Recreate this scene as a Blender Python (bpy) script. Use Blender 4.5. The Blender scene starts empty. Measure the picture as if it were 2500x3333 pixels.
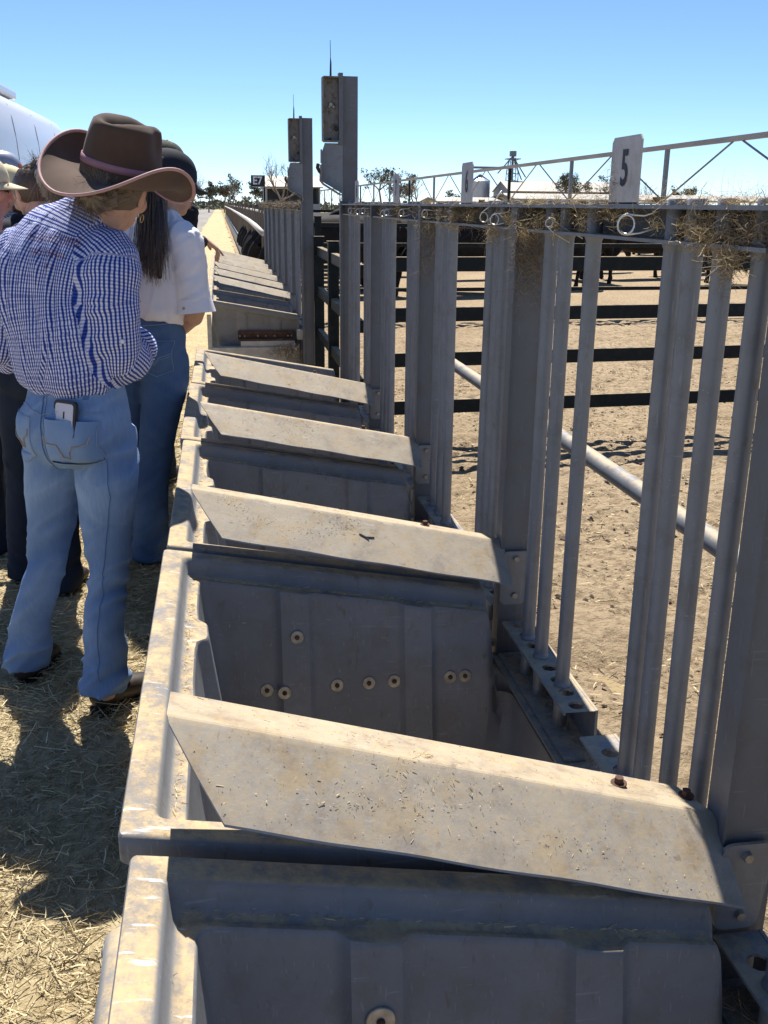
import bpy, bmesh, math, random
import numpy as np
from mathutils import Vector, Matrix
from mathutils.bvhtree import BVHTree
R = math.radians
rng = np.random.default_rng(7)
random.seed(7)
scene = bpy.context.scene
col = scene.collection

# ------------------------------------------------------------------ camera, sky, sun, exposure
CAM_H = 1.5
_p, _y, _r = R(17.335), R(9.276), R(0.6)
_fw = Vector((math.sin(_y)*math.cos(_p), math.cos(_y)*math.cos(_p), -math.sin(_p)))
_r0 = Vector((math.cos(_y), -math.sin(_y), 0)); _u0 = _r0.cross(_fw)
_rt = math.cos(_r)*_r0 + math.sin(_r)*_u0
_up = math.cos(_r)*_u0 - math.sin(_r)*_r0
cam_data = bpy.data.cameras.new('camera')
cam = bpy.data.objects.new('camera', cam_data); col.objects.link(cam)
cam.matrix_world = Matrix(((_rt.x, _up.x, -_fw.x, 0), (_rt.y, _up.y, -_fw.y, 0), (_rt.z, _up.z, -_fw.z, CAM_H), (0, 0, 0, 1)))
cam_data.sensor_fit = 'VERTICAL'; cam_data.sensor_height = 36.0; cam_data.lens = 36.0*3200/3333
cam_data.clip_start = 0.02; cam_data.clip_end = 6000
scene.camera = cam

SUN_EL, SUN_AZ = R(59), R(2.5)          # azimuth measured from +Y (along the trough row) towards +X
world = bpy.data.worlds.new('World'); scene.world = world; world.use_nodes = True
wn = world.node_tree.nodes; wl = world.node_tree.links; wn.clear()
sky = wn.new('ShaderNodeTexSky'); sky.sky_type = 'NISHITA'; sky.sun_disc = False
sky.sun_elevation = SUN_EL; sky.sun_rotation = SUN_AZ
sky.air_density = 1.0; sky.dust_density = 0.0; sky.ozone_density = 6.0; sky.altitude = 4200
bg = wn.new('ShaderNodeBackground'); bg.inputs[1].default_value = 0.086
wo = wn.new('ShaderNodeOutputWorld')
wl.new(sky.outputs[0], bg.inputs[0]); wl.new(bg.outputs[0], wo.inputs[0])
sun_d = bpy.data.lights.new('sun', 'SUN'); sun_d.energy = 4.7; sun_d.angle = R(0.53); sun_d.color = (1.0, 0.955, 0.88)
sun = bpy.data.objects.new('sun', sun_d); col.objects.link(sun)
_sd = Vector((math.sin(SUN_AZ)*math.cos(SUN_EL), math.cos(SUN_AZ)*math.cos(SUN_EL), math.sin(SUN_EL)))
sun.rotation_euler = _sd.to_track_quat('Z', 'Y').to_euler(); sun.location = (0, 0, 20)
vs = scene.view_settings
vs.view_transform = 'Standard'; vs.look = 'None'; vs.exposure = 1.0; vs.gamma = 1.0; vs.use_curve_mapping = False

# ------------------------------------------------------------------ materials
MATS = {}
class NT:
    def __init__(s, name):
        s.m = bpy.data.materials.new(name); s.m.use_nodes = True
        s.n = s.m.node_tree.nodes; s.l = s.m.node_tree.links
        s.b = s.n['Principled BSDF']; s.pos = None
        MATS[name] = s.m
    def node(s, t, **k):
        o = s.n.new(t)
        for a, v in k.items(): setattr(o, a, v)
        return o
    def P(s):
        if s.pos is None: s.pos = s.node('ShaderNodeNewGeometry')
        return s.pos
    def noise(s, scale, detail=4, rough=.55, vec=None, stretch=None):
        o = s.node('ShaderNodeTexNoise'); o.inputs['Scale'].default_value = scale
        o.inputs['Detail'].default_value = detail; o.inputs['Roughness'].default_value = rough
        v = vec if vec is not None else s.P().outputs['Position']
        if stretch:
            mp = s.node('ShaderNodeMapping'); mp.inputs['Scale'].default_value = stretch
            s.l.new(v, mp.inputs[0]); v = mp.outputs[0]
        s.l.new(v, o.inputs['Vector']); return o.outputs['Fac']
    def ramp(s, fac, stops):
        o = s.node('ShaderNodeValToRGB'); e = o.color_ramp.elements
        while len(e) < len(stops): e.new(.5)
        for q, (p, c) in zip(e, stops):
            q.position = p; q.color = (*c, 1) if not isinstance(c, (int, float)) else (c, c, c, 1)
        s.l.new(fac, o.inputs[0]); return o.outputs[0]
    def math(s, op, a, b=None, c=None, clamp=False):
        o = s.node('ShaderNodeMath', operation=op, use_clamp=clamp)
        for i, v in enumerate((a, b, c)):
            if v is None: continue
            if isinstance(v, (int, float)): o.inputs[i].default_value = v
            else: s.l.new(v, o.inputs[i])
        return o.outputs[0]
    def mix(s, fac, a, b, blend='MIX'):
        o = s.node('ShaderNodeMix', data_type='RGBA', blend_type=blend)
        for i, v in ((0, fac), (6, a), (7, b)):
            if isinstance(v, (int, float)): o.inputs[i].default_value = v
            elif isinstance(v, tuple): o.inputs[i].default_value = (*v, 1)
            else: s.l.new(v, o.inputs[i])
        return o.outputs[2]
    def color(s, c):
        if isinstance(c, tuple): s.b.inputs['Base Color'].default_value = (*c, 1)
        else: s.l.new(c, s.b.inputs['Base Color'])
    def rough(s, v):
        if isinstance(v, (int, float)): s.b.inputs['Roughness'].default_value = v
        else: s.l.new(v, s.b.inputs['Roughness'])
    def metal(s, v): s.b.inputs['Metallic'].default_value = v
    def spec(s, v): s.b.inputs['Specular IOR Level'].default_value = v
    def bump(s, h, strength=.3, dist=.01):
        o = s.node('ShaderNodeBump'); o.inputs['Strength'].default_value = strength; o.inputs['Distance'].default_value = dist
        s.l.new(h, o.inputs['Height']); s.l.new(o.outputs[0], s.b.inputs['Normal'])
    def nz(s):
        o = s.node('ShaderNodeSeparateXYZ'); s.l.new(s.P().outputs['Normal'], o.inputs[0]); return o.outputs[2]
    def attr(s, name):
        return s.node('ShaderNodeAttribute', attribute_name=name)

def simple(name, c, rough=.6, metal=0., var=.18, scale=9., bump=0., bscale=60., spec=.5, c2=None, stretch=None):
    t = NT(name); n = t.noise(scale, 5, .6, stretch=stretch)
    a = tuple(x*(1-var) for x in c); b = c2 if c2 else tuple(min(1, x*(1+var)) for x in c)
    t.color(t.ramp(n, [(.3, a), (.7, b)])); t.rough(rough); t.metal(metal); t.spec(spec)
    if bump: t.bump(t.noise(bscale, 4), bump, .005)
    return t.m

DUST = (.50, .375, .21)
def dusty(name, c, amount=.8, lo=.25, hi=.8, rough=.6, metal=0., nscale=6., grime=(.10, .085, .07), gr=.35, bump=.12, spec=.4, dust=DUST, streak=None, scuff=0., scratch=.25, spots=.45, spotc=(.12, .075, .045), cover=0.):
    """painted or plastic surface; dust lies where the surface faces up, grime in blotches"""
    t = NT(name)
    base = t.ramp(t.noise(nscale, 6, .65, stretch=streak), [(.25, tuple(x*.80 for x in c)), (.75, tuple(x*1.14 for x in c))])
    gm = t.math('MULTIPLY', t.ramp(t.noise(nscale*2.7+3, 8, .7), [(.49, 0.), (.64, 1.)]), gr)
    base = t.mix(gm, base, grime)
    up = t.ramp(t.nz(), [(lo, 0.), (hi, 1.)])
    dn = t.ramp(t.noise(nscale*2.6, 10, .8), [(.38-cover, .08+cover*2), (.53-cover, 1.)])
    d2 = t.ramp(t.noise(120, 3, .6), [(.3, .6), (.7, 1.)])
    f = t.math('MULTIPLY', t.math('MULTIPLY', t.math('MULTIPLY', up, dn), d2), amount)
    dcol = t.ramp(t.noise(13, 8, .75), [(.34, tuple(x*k for x, k in zip(dust, (.58, .52, .45)))), (.5, dust), (.68, tuple(min(1, x*1.2) for x in dust))])
    cc = t.mix(f, base, dcol)
    if scuff:
        sc = t.math('MULTIPLY', t.ramp(t.noise(30, 4, .6, stretch=(.5, 3.2, 1)), [(.60, 0.), (.68, 1.)]), t.ramp(t.noise(7, 3, .5), [(.45, 0.), (.6, 1.)]))
        cc = t.mix(t.math('MULTIPLY', t.math('MULTIPLY', sc, up), scuff), cc, (.62, .60, .58))
        f = t.math('MULTIPLY', f, t.math('SUBTRACT', 1., t.math('MULTIPLY', sc, .7)))
    t.color(cc)
    # fine scratches, and small rust or splash spots
    s1 = t.ramp(t.noise(26, 3, .5, stretch=(9, 9, .55)), [(.655, 0.), (.70, 1.)]); s2 = t.ramp(t.noise(20, 3, .5, stretch=(.6, 10, 8)), [(.665, 0.), (.71, 1.)])
    cc = t.mix(t.math('MULTIPLY', t.math('MAXIMUM', s1, s2), scratch), cc, tuple(min(1, x*1.9+.03) for x in c))
    sp = t.math('MULTIPLY', t.ramp(t.noise(55, 5, .6, stretch=(1, 1, .35)), [(.61, 0.), (.69, 1.)]), t.ramp(t.noise(4, 3, .5), [(.42, 0.), (.60, 1.)]))
    cc = t.mix(t.math('MULTIPLY', sp, spots), cc, spotc); t.color(cc)
    t.rough(t.math('MULTIPLY_ADD', f, .95-rough, rough)); t.metal(metal); t.spec(spec)
    h = t.math('ADD', t.noise(170, 4, .7), t.math('MULTIPLY', t.noise(25, 4, .6), 1.5))
    t.bump(h, bump, .003)
    return t.m

M_STEEL = dusty('galvanised_steel', (.190, .204, .226), .75, .45, .95, .48, .25, 5., gr=.30, bump=.07, streak=(1, 1, .35))
M_POST = dusty('galvanised_post', (.122, .130, .144), .75, .45, .95, .55, .2, 4., grime=(.105, .092, .080), gr=.45, bump=.10, streak=(1, 1, .4))
M_CAP = dusty('divider_sheet_metal', (.255, .268, .285), .92, .35, .99, .5, .15, 4., grime=(.27, .205, .13), gr=.7, bump=.10, dust=(.43, .322, .175), scuff=.2, cover=.11, scratch=.15)
M_TUB = dusty('grey_poly_trough', (.205, .209, .216), 1., .55, .93, .75, 0., 5., grime=(.17, .155, .135), gr=.5, bump=.10, dust=(.47, .345, .185), scuff=.8, scratch=.22, spec=.2)
M_DARK = dusty('dark_green_paint', (.008, .013, .015), .7, .75, .98, .5, 0., 6., gr=.1, bump=.06, spec=.15, scratch=.04, spots=.05)
M_RUST = simple('rusty_steel', (.075, .042, .030), .85, .2, .4, 22, .3, c2=(.16, .075, .04))
M_BOLT = simple('worn_zinc_bolt', (.33, .30, .25), .5, .6, .35, 60)
M_CONC = simple('weathered_concrete', (.46, .43, .37), .9, 0, .2, 14, .4)
M_WIRE = simple('bright_spring_wire', (.55, .54, .50), .35, .85, .2, 40)
M_PLATE = dusty('painted_number_plate', (.42, .41, .41), .5, .5, .95, .6, 0., 14., grime=(.30, .26, .20), gr=.45, bump=.05)
M_BLACK = simple('black_paint', (.012, .012, .014), .55, 0, .2, 30)
M_WHITE = simple('white_paint', (.74, .74, .73), .5, 0, .06, 10)
M_BOX = dusty('antenna_box_plastic', (.20, .185, .17), .6, .4, .9, .6, 0., 9., grime=(.085, .058, .035), gr=.9, bump=.08)

# ------------------------------------------------------------------ mesh helpers
ORG = {}
def link(o):
    col.objects.link(o); return o
def tag(o, label=None, cat=None, group=None, kind=None):
    if label: o['label'] = label
    if cat: o['category'] = cat
    if group: o['group'] = group
    if kind: o['kind'] = kind
    return o
def thing(name, label, cat, loc, group=None):
    o = bpy.data.objects.new(name, None); link(o); o.location = loc; o.empty_display_size = .1
    ORG[o.name] = Vector(loc)
    return tag(o, label, cat, group)
def mesh_np(name, V, F, mat=None, smooth=False):
    """V (n,3) array, F list of tuples or an (m,k) array"""
    me = bpy.data.meshes.new(name)
    if isinstance(F, np.ndarray):
        m, k = F.shape
        me.vertices.add(len(V)); me.vertices.foreach_set('co', np.asarray(V, np.float32).ravel())
        me.loops.add(m*k); me.loops.foreach_set('vertex_index', F.astype(np.int32).ravel())
        me.polygons.add(m); me.polygons.foreach_set('loop_start', np.arange(0, m*k, k, dtype=np.int32))
        me.polygons.foreach_set('loop_total', np.full(m, k, np.int32))
        me.update(calc_edges=True)
    else:
        me.from_pydata([tuple(v) for v in V], [], [tuple(f) for f in F]); me.update()
    if mat: me.materials.append(mat)
    if smooth: me.polygons.foreach_set('use_smooth', np.ones(len(me.polygons), bool))
    return me
def place(name, me, parent=None, loc=None):
    """object from mesh; world-space verts when loc is None"""
    o = bpy.data.objects.new(name, me); link(o)
    if parent is not None:
        o.parent = parent
        base = ORG[parent.name]
        if loc is None: o.location = -base
        else: o.location = Vector(loc) - base
    elif loc is not None: o.location = loc
    ORG[o.name] = Vector((0, 0, 0)) if loc is None else Vector(loc)
    return o
class MB:
    def __init__(s): s.v = []; s.f = []
    def add(s, V, F):
        o = len(s.v); s.v.extend([tuple(v) for v in V]); s.f.extend([tuple(i+o for i in f) for f in F]); return s
    def box(s, c, d, rot=None, bev=0.):
        x, y, z = (k/2 for k in d); c = Vector(c)
        if bev <= 0:
            V = [Vector((a*x, b*y, e*z)) for a in (-1, 1) for b in (-1, 1) for e in (-1, 1)]
            F = [(0, 1, 3, 2), (4, 6, 7, 5), (0, 4, 5, 1), (2, 3, 7, 6), (0, 2, 6, 4), (1, 5, 7, 3)]
        else:
            bm = bmesh.new(); bmesh.ops.create_cube(bm, size=1)
            for q in bm.verts: q.co = Vector((q.co.x*2*x, q.co.y*2*y, q.co.z*2*z))
            bmesh.ops.bevel(bm, geom=list(bm.edges), offset=bev, segments=2, affect='EDGES', profile=.6)
            V = [q.co.copy() for q in bm.verts]; F = [[q.index for q in f.verts] for f in bm.faces] if bm.verts.index_update() is None else []
            bm.free()
        if rot is not None: V = [rot @ q for q in V]
        return s.add([q + c for q in V], F)
    def b2(s, lo, hi, bev=0.):
        return s.box([(a+b)/2 for a, b in zip(lo, hi)], [b-a for a, b in zip(lo, hi)], None, bev)
    def tube(s, pts, rads, n=10, caps=True, side=None):
        V, F = loft(pts, rads, n, caps, side); return s.add(V, F)
    def prism(s, poly, axis, a, b):
        """polygon in the plane normal to axis ('x','y','z'), extruded from a to b"""
        def q(p, t): return {'x': (t, p[0], p[1]), 'y': (p[0], t, p[1]), 'z': (p[0], p[1], t)}[axis]
        n = len(poly); V = [q(p, a) for p in poly] + [q(p, b) for p in poly]
        F = [tuple(range(n)), tuple(range(2*n-1, n-1, -1))] + [(i, i+n, (i+1) % n+n, (i+1) % n) for i in range(n)]
        return s.add(V, F)
    def ell(s, c, r, M=None, nu=14, nv=9):
        V = []; F = []; c = Vector(c)
        for j in range(nv+1):
            ph = math.pi*j/nv
            for i in range(nu):
                th = 2*math.pi*i/nu
                p = Vector((r[0]*math.sin(ph)*math.cos(th), r[1]*math.sin(ph)*math.sin(th), r[2]*math.cos(ph)))
                V.append((M @ p if M is not None else p) + c)
        for j in range(nv):
            for i in range(nu): F.append((j*nu+i, (j+1)*nu+i, (j+1)*nu+(i+1) % nu, j*nu+(i+1) % nu))
        return s.add(V, F)
    def mesh(s, name, mat, smooth=False, clean=True):
        me = mesh_np(name, s.v, s.f, mat, smooth)
        if clean:
            bm = bmesh.new(); bm.from_mesh(me); bmesh.ops.recalc_face_normals(bm, faces=bm.faces); bm.to_mesh(me); bm.free()
        return me
    def build(s, name, mat, parent=None, smooth=False, auto=None):
        me = s.mesh(name, mat, smooth)
        if auto: shade_auto(me, auto)
        return place(name, me, parent)
def shade_auto(me, ang=40):
    me.polygons.foreach_set('use_smooth', np.ones(len(me.polygons), bool))
    me.set_sharp_from_angle(angle=R(ang))
def cr(pts, sub):
    """Catmull-Rom resample of an (n,k) array"""
    P = np.asarray(pts, float); n = len(P)
    if n < 3 or sub < 2: return P
    out = []
    for i in range(n-1):
        p0, p1, p2, p3 = P[max(i-1, 0)], P[i], P[i+1], P[min(i+2, n-1)]
        for k in range(sub):
            t = k/sub
            out.append(.5*((2*p1)+(-p0+p2)*t+(2*p0-5*p1+4*p2-p3)*t*t+(-p0+3*p1-3*p2+p3)*t**3))
    out.append(P[-1]); return np.array(out)
def loft(pts, rads, n=12, caps=True, side=None, sub=1):
    P = np.array([tuple(p) for p in pts], float)
    Rr = np.array([(r, r) if isinstance(r, (int, float, np.floating)) else tuple(r) for r in (rads if isinstance(rads, (list, tuple, np.ndarray)) else [rads]*len(P))], float)
    if sub > 1:
        Q = cr(np.hstack([P, Rr]), sub); P, Rr = Q[:, :3], np.maximum(Q[:, 3:], 1e-4)
    m = len(P); T = np.gradient(P, axis=0) if m > 2 else np.repeat((P[1]-P[0])[None], m, 0)
    T /= np.linalg.norm(T, axis=1)[:, None]+1e-12
    if side is None:
        a = np.array([1., 0, 0]) if abs(T[0][0]) < .8 else np.array([0, 1., 0])
    else: a = np.array(tuple(side), float)
    V = []; F = []
    for k in range(m):
        a = a - T[k]*(a@T[k]); a /= np.linalg.norm(a)+1e-12; b = np.cross(T[k], a)
        for i in range(n):
            th = 2*math.pi*i/n
            V.append(P[k]+a*Rr[k][0]*math.cos(th)+b*Rr[k][1]*math.sin(th))
    for k in range(m-1):
        for i in range(n): F.append((k*n+i, k*n+(i+1) % n, (k+1)*n+(i+1) % n, (k+1)*n+i))
    if caps: F.append(tuple(range(n-1, -1, -1))); F.append(tuple(range((m-1)*n, m*n)))
    return V, F
def vn(P, seed=0):
    P = np.asarray(P, float); i = np.floor(P).astype(np.int64); f = P-i; f = f*f*(3-2*f)
    out = np.zeros(len(P))
    for dx in (0, 1):
        for dy in (0, 1):
            for dz in (0, 1):
                h = (i[:, 0]+dx)*374761393+(i[:, 1]+dy)*668265263+(i[:, 2]+dz)*1274126177+seed*974634
                h = (h ^ (h >> 13)) & 0x7fffffff; h = (h*1274126177) & 0x7fffffff; h = (h ^ (h >> 16)) & 0xffff
                w = (f[:, 0] if dx else 1-f[:, 0])*(f[:, 1] if dy else 1-f[:, 1])*(f[:, 2] if dz else 1-f[:, 2])
                out += w*(h/32767.5-1)
    return out
def sm(a, b, x):
    t = np.clip((np.asarray(x, float)-a)/(b-a), 0, 1); return t*t*(3-2*t)
def fuse(mb, voxel, smooth=2):
    me = mb.mesh('tmp', None)
    o = bpy.data.objects.new('tmp', me); link(o)
    md = o.modifiers.new('r', 'REMESH'); md.mode = 'VOXEL'; md.voxel_size = voxel; md.adaptivity = 0
    if smooth:
        s2 = o.modifiers.new('s', 'SMOOTH'); s2.factor = .5; s2.iterations = smooth
    dg = bpy.context.evaluated_depsgraph_get()
    ev = o.evaluated_get(dg); m2 = ev.to_mesh()
    V = np.empty(len(m2.vertices)*3, np.float32); m2.vertices.foreach_get('co', V); V = V.reshape(-1, 3).astype(float)
    N = np.empty(len(m2.vertices)*3, np.float32); m2.vertices.foreach_get('normal', N); N = N.reshape(-1, 3).astype(float)
    F = [tuple(p.vertices) for p in m2.polygons]
    ev.to_mesh_clear(); bpy.data.objects.remove(o); bpy.data.meshes.remove(me)
    return V, F, N
def fibres(n, sampler, lens, width, sag=.0, curl=.3, seg=3, seed=0, tint=True):
    """thin ribbon strands; sampler(n)-> start points, directions"""
    r = np.random.default_rng(seed)
    p, d = sampler(n, r); L = r.uniform(lens[0], lens[1], n)
    w = r.uniform(.6, 1.3, n)*width
    V = np.zeros((n, seg+1, 2, 3)); q = p.copy(); d = d/np.linalg.norm(d, axis=1)[:, None]
    s = np.cross(d, r.normal(size=(n, 3))); s /= np.linalg.norm(s, axis=1)[:, None]+1e-9
    k = r.normal(size=(n, 3))*curl
    for j in range(seg+1):
        tw = (1-.5*(j/seg))
        V[:, j, 0] = q+s*(w*tw)[:, None]*.5; V[:, j, 1] = q-s*(w*tw)[:, None]*.5
        q = q+d*(L/seg)[:, None]
        d = d+k/seg*2+r.normal(size=(n, 3))*curl*.4; d[:, 2] -= sag; d /= np.linalg.norm(d, axis=1)[:, None]
    V = V.reshape(-1, 3)
    base = (np.arange(n)*(seg+1)*2)[:, None]
    F = np.concatenate([base+np.array([2*j, 2*j+1, 2*j+3, 2*j+2])[None] for j in range(seg)], 0)
    t = np.concatenate([r.random(n)]*seg)
    return V, F, t
def fibre_obj(name, data, mat, label=None, cat=None, parent=None):
    V, F, t = data
    me = mesh_np(name, V, F, mat)
    a = me.attributes.new('tint', 'FLOAT', 'FACE'); a.data.foreach_set('value', t.astype(np.float32))
    o = place(name, me, parent)
    tag(o, label, cat, None, 'stuff'); return o
def merge_f(*ds):
    Vs, Fs, ts, o = [], [], [], 0
    for V, F, t in ds: Vs.append(V); Fs.append(F+o); ts.append(t); o += len(V)
    return np.concatenate(Vs), np.concatenate(Fs), np.concatenate(ts)
def text_mesh(txt, size, bold=0., sx=1., depth=0.):
    c = bpy.data.curves.new('t', 'FONT'); c.body = txt; c.size = size; c.offset = bold; c.extrude = depth; c.resolution_u = 3
    c.align_x = 'CENTER'; c.align_y = 'CENTER'
    o = bpy.data.objects.new('t', c); link(o)
    me = bpy.data.meshes.new_from_object(o.evaluated_get(bpy.context.evaluated_depsgraph_get()))
    V = np.array([tuple(v.co) for v in me.vertices]); V[:, 0] *= sx; F = [tuple(p.vertices) for p in me.polygons]
    bpy.data.objects.remove(o); bpy.data.curves.remove(c); bpy.data.meshes.remove(me)
    return V, F

# straw and dirt materials
def straw_mat(name, c):
    t = NT(name); a = t.attr('tint').outputs['Fac']
    t.color(t.ramp(a, [(0., tuple(x*.45 for x in c)), (.35, tuple(x*.8 for x in c)), (.75, c), (1., tuple(min(1, x*1.35) for x in c))]))
    t.rough(.75); t.spec(.25); return t.m
M_STRAW = straw_mat('dry_straw', (.56, .46, .27))
M_HAY = straw_mat('old_hay_fibre', (.29, .22, .14))
M_CHAFF = straw_mat('feed_chaff', (.58, .45, .24))
# ------------------------------------------------------------------ ground, road, straw verge, pen
t = NT('far_dry_paddock')
n1 = t.noise(.05, 6, .6); n2 = t.noise(3., 6, .7)
t.color(t.mix(t.ramp(n2, [(.3, 0.), (.7, .5)]), t.ramp(n1, [(.3, (.27, .20, .11)), (.7, (.38, .30, .17))]), (.20, .155, .09))); t.rough(.95); t.spec(.1)
t.bump(n2, .4, .05)
M_FIELD = t.m
t = NT('gravel_road')
n1 = t.noise(.35, 5, .6, stretch=(1.5, .12, 1)); n2 = t.noise(60, 5, .7)
t.color(t.mix(t.ramp(n2, [(.35, 0.), (.65, .35)]), t.ramp(n1, [(.35, (.215, .205, .19)), (.62, (.30, .275, .235))]), (.14, .13, .12))); t.rough(.9); t.spec(.15)
t.bump(n2, .4, .01); M_ROAD = t.m
t = NT('trampled_straw_ground')
n1 = t.noise(2.2, 7, .7); n2 = t.noise(38, 8, .75, stretch=(1, .6, 1)); n3 = t.noise(150, 4, .7)
c = t.ramp(n1, [(.25, (.43, .33, .18)), (.55, (.55, .45, .27)), (.8, (.60, .51, .33))])
c = t.mix(t.ramp(n2, [(.30, .75), (.58, 0.)]), c, (.16, .11, .055))
t.color(c); t.rough(.95); t.spec(.12)
t.bump(t.math('ADD', n2, t.math('MULTIPLY', n3, .4)), .8, .02); M_SGROUND = t.m
t = NT('pen_dirt')
n1 = t.noise(.6, 7, .65); n2 = t.noise(26, 8, .72); n3 = t.noise(4.5, 5, .6)
c = t.ramp(n1, [(.28, (.35, .262, .162)), (.6, (.43, .332, .215)), (.85, (.48, .385, .262))])
c = t.mix(t.ramp(n2, [(.34, .8), (.54, 0.)]), c, (.135, .092, .055))
c = t.mix(t.ramp(t.noise(11, 7, .7), [(.36, .35), (.50, 0.)]), c, (.19, .135, .085))
c = t.mix(t.ramp(n3, [(.60, 0.), (.76, .45)]), c, (.18, .125, .08))
t.color(c); t.rough(.97); t.spec(.1)
t.bump(t.math('ADD', n2, t.math('MULTIPLY', t.noise(80, 4, .7), .5)), .9, .03); M_PEN = t.m

def sheet(name, x0, x1, y0, y1, z, nx, ny, mat, amp=0., freq=1., kind='structure', edge=None, yp=1., hoof=0.):
    X = np.linspace(x0, x1, nx); Y = y0+(y1-y0)*np.linspace(0, 1, ny)**yp
    gx, gy = np.meshgrid(X, Y); P = np.stack([gx.ravel(), gy.ravel(), np.full(gx.size, z)], 1)
    if amp:
        q = P.copy(); q[:, 2] = 0
        h = vn(q*freq, 3)*.6+vn(q*freq*2.3, 5)*.35+vn(q*freq*5.1, 9)*.2
        if hoof: h = h-hoof*sm(.15, .6, vn(q*13, 21))
        P[:, 2] += h*amp+amp*.6
    if edge is not None:
        q = P.copy(); q[:, 2] = 0; e = vn(q*.8, 11)*edge
        P[:, 0] += e*(np.isclose(gx.ravel(), x0) | np.isclose(gx.ravel(), x1))
    idx = np.arange(nx*ny).reshape(ny, nx)
    F = np.stack([idx[:-1, :-1].ravel(), idx[:-1, 1:].ravel(), idx[1:, 1:].ravel(), idx[1:, :-1].ravel()], 1)
    o = place(name, mesh_np(name, P, F, mat, True)); return tag(o, kind=kind)
sheet('ground', -900, 900, -60, 2600, -.012, 8, 8, M_FIELD)
sheet('road', -7.2, -.9, -8, 420, -.006, 14, 900, M_ROAD, edge=.16)
sheet('straw_verge', -2.9, .30, -1.2, 9., 0., 180, 520, M_SGROUND, amp=.020, freq=5., edge=.2)
sheet('far_verge', -1.05, .45, 9., 320, .0, 12, 500, M_SGROUND, amp=.012, freq=2., edge=.12, yp=2.)
sheet('pen_ground', .30, 7.5, .2, 13., .0, 340, 600, M_PEN, amp=.032, freq=3.2, hoof=.5)
sheet('far_pen_ground', .46, 60, 13., 75, -.003, 120, 160, M_PEN, amp=.02, freq=1., yp=1.3)
sheet('side_pen_ground', 7.5, 60, -2., 13., -.003, 60, 60, M_PEN, amp=.02, freq=1.)

# ------------------------------------------------------------------ feed troughs
PITCH = 1.10
X0, X1 = -.155, .685
ZR = lambda x: .75-.171*(x+.155)
def ribw(v, cs, w, e=.010):
    return sum(sm(c-w/2-e, c-w/2+e, v)*(1-sm(c+w/2-e, c+w/2+e, v)) for c in cs)
SX = sorted(set([round(v, 4) for v in np.linspace(.0, 1., 12)]+[]))
def tub_ring(d, rib, L, cr_, outer=0.):
    """closed loop of xy points at inset d; rib = how far the ribs stand inwards"""
    x0, x1, y0, y1 = X0+d, X1-d*.32, d, L-d
    def span(a, b, marks):
        ts = set(np.linspace(a, b, 14).tolist())
        for m, w in marks:
            for k in (-w/2-.011, -w/2-.003, -w/2+.003, -w/2+.011, w/2-.011, w/2-.003, w/2+.003, w/2+.011):
                ts.add(m+k)
        return sorted(v for v in ts if a-1e-6 <= v <= b+1e-6)
    rx = [(.135, .085), (.42, .085)]
    # parameters are taken on the rim so every ring has the same number of points
    xs = span(X0+.045, X1-.02, rx+[(.608, .03)]); ys = span(.04, L-.04, [(L*.34, .10), (L*.70, .10)])
    def mapx(v): return min(max(v, x0+cr_), x1-cr_)
    def mapy(v): return y0+cr_+(v-.04)/(L-.08)*(y1-y0-2*cr_)
    pts = []
    for v in xs: pts.append((mapx(v), y0+rib*ribw(v, [a for a, _ in rx], .075)))
    for k in (.25, .5, .75): a = -math.pi/2+math.pi/2*k; pts.append((x1-cr_+cr_*math.cos(a), y0+cr_+cr_*math.sin(a)))
    for v in ys: pts.append((x1, mapy(v)))
    for k in (.25, .5, .75): a = math.pi/2*k; pts.append((x1-cr_+cr_*math.cos(a), y1-cr_+cr_*math.sin(a)))
    for v in reversed(xs): pts.append((mapx(v), y1-rib*ribw(v, [a for a, _ in rx], .075)))
    for k in (.25, .5, .75): a = math.pi/2+math.pi/2*k; pts.append((x0+cr_+cr_*math.cos(a), y1-cr_+cr_*math.sin(a)))
    for v in reversed(ys): pts.append((x0+max(rib, 0)*ribw(v, [L*.34, L*.70], .10, .02)*1.3-outer*sm(.14, .20, v)*(1-sm(L-.2, L-.14, v)), mapy(v)))
    for k in (.25, .5, .75): a = math.pi+math.pi/2*k; pts.append((x0+cr_+cr_*math.cos(a), y0+cr_+cr_*math.sin(a)))
    return np.array(pts)
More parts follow.
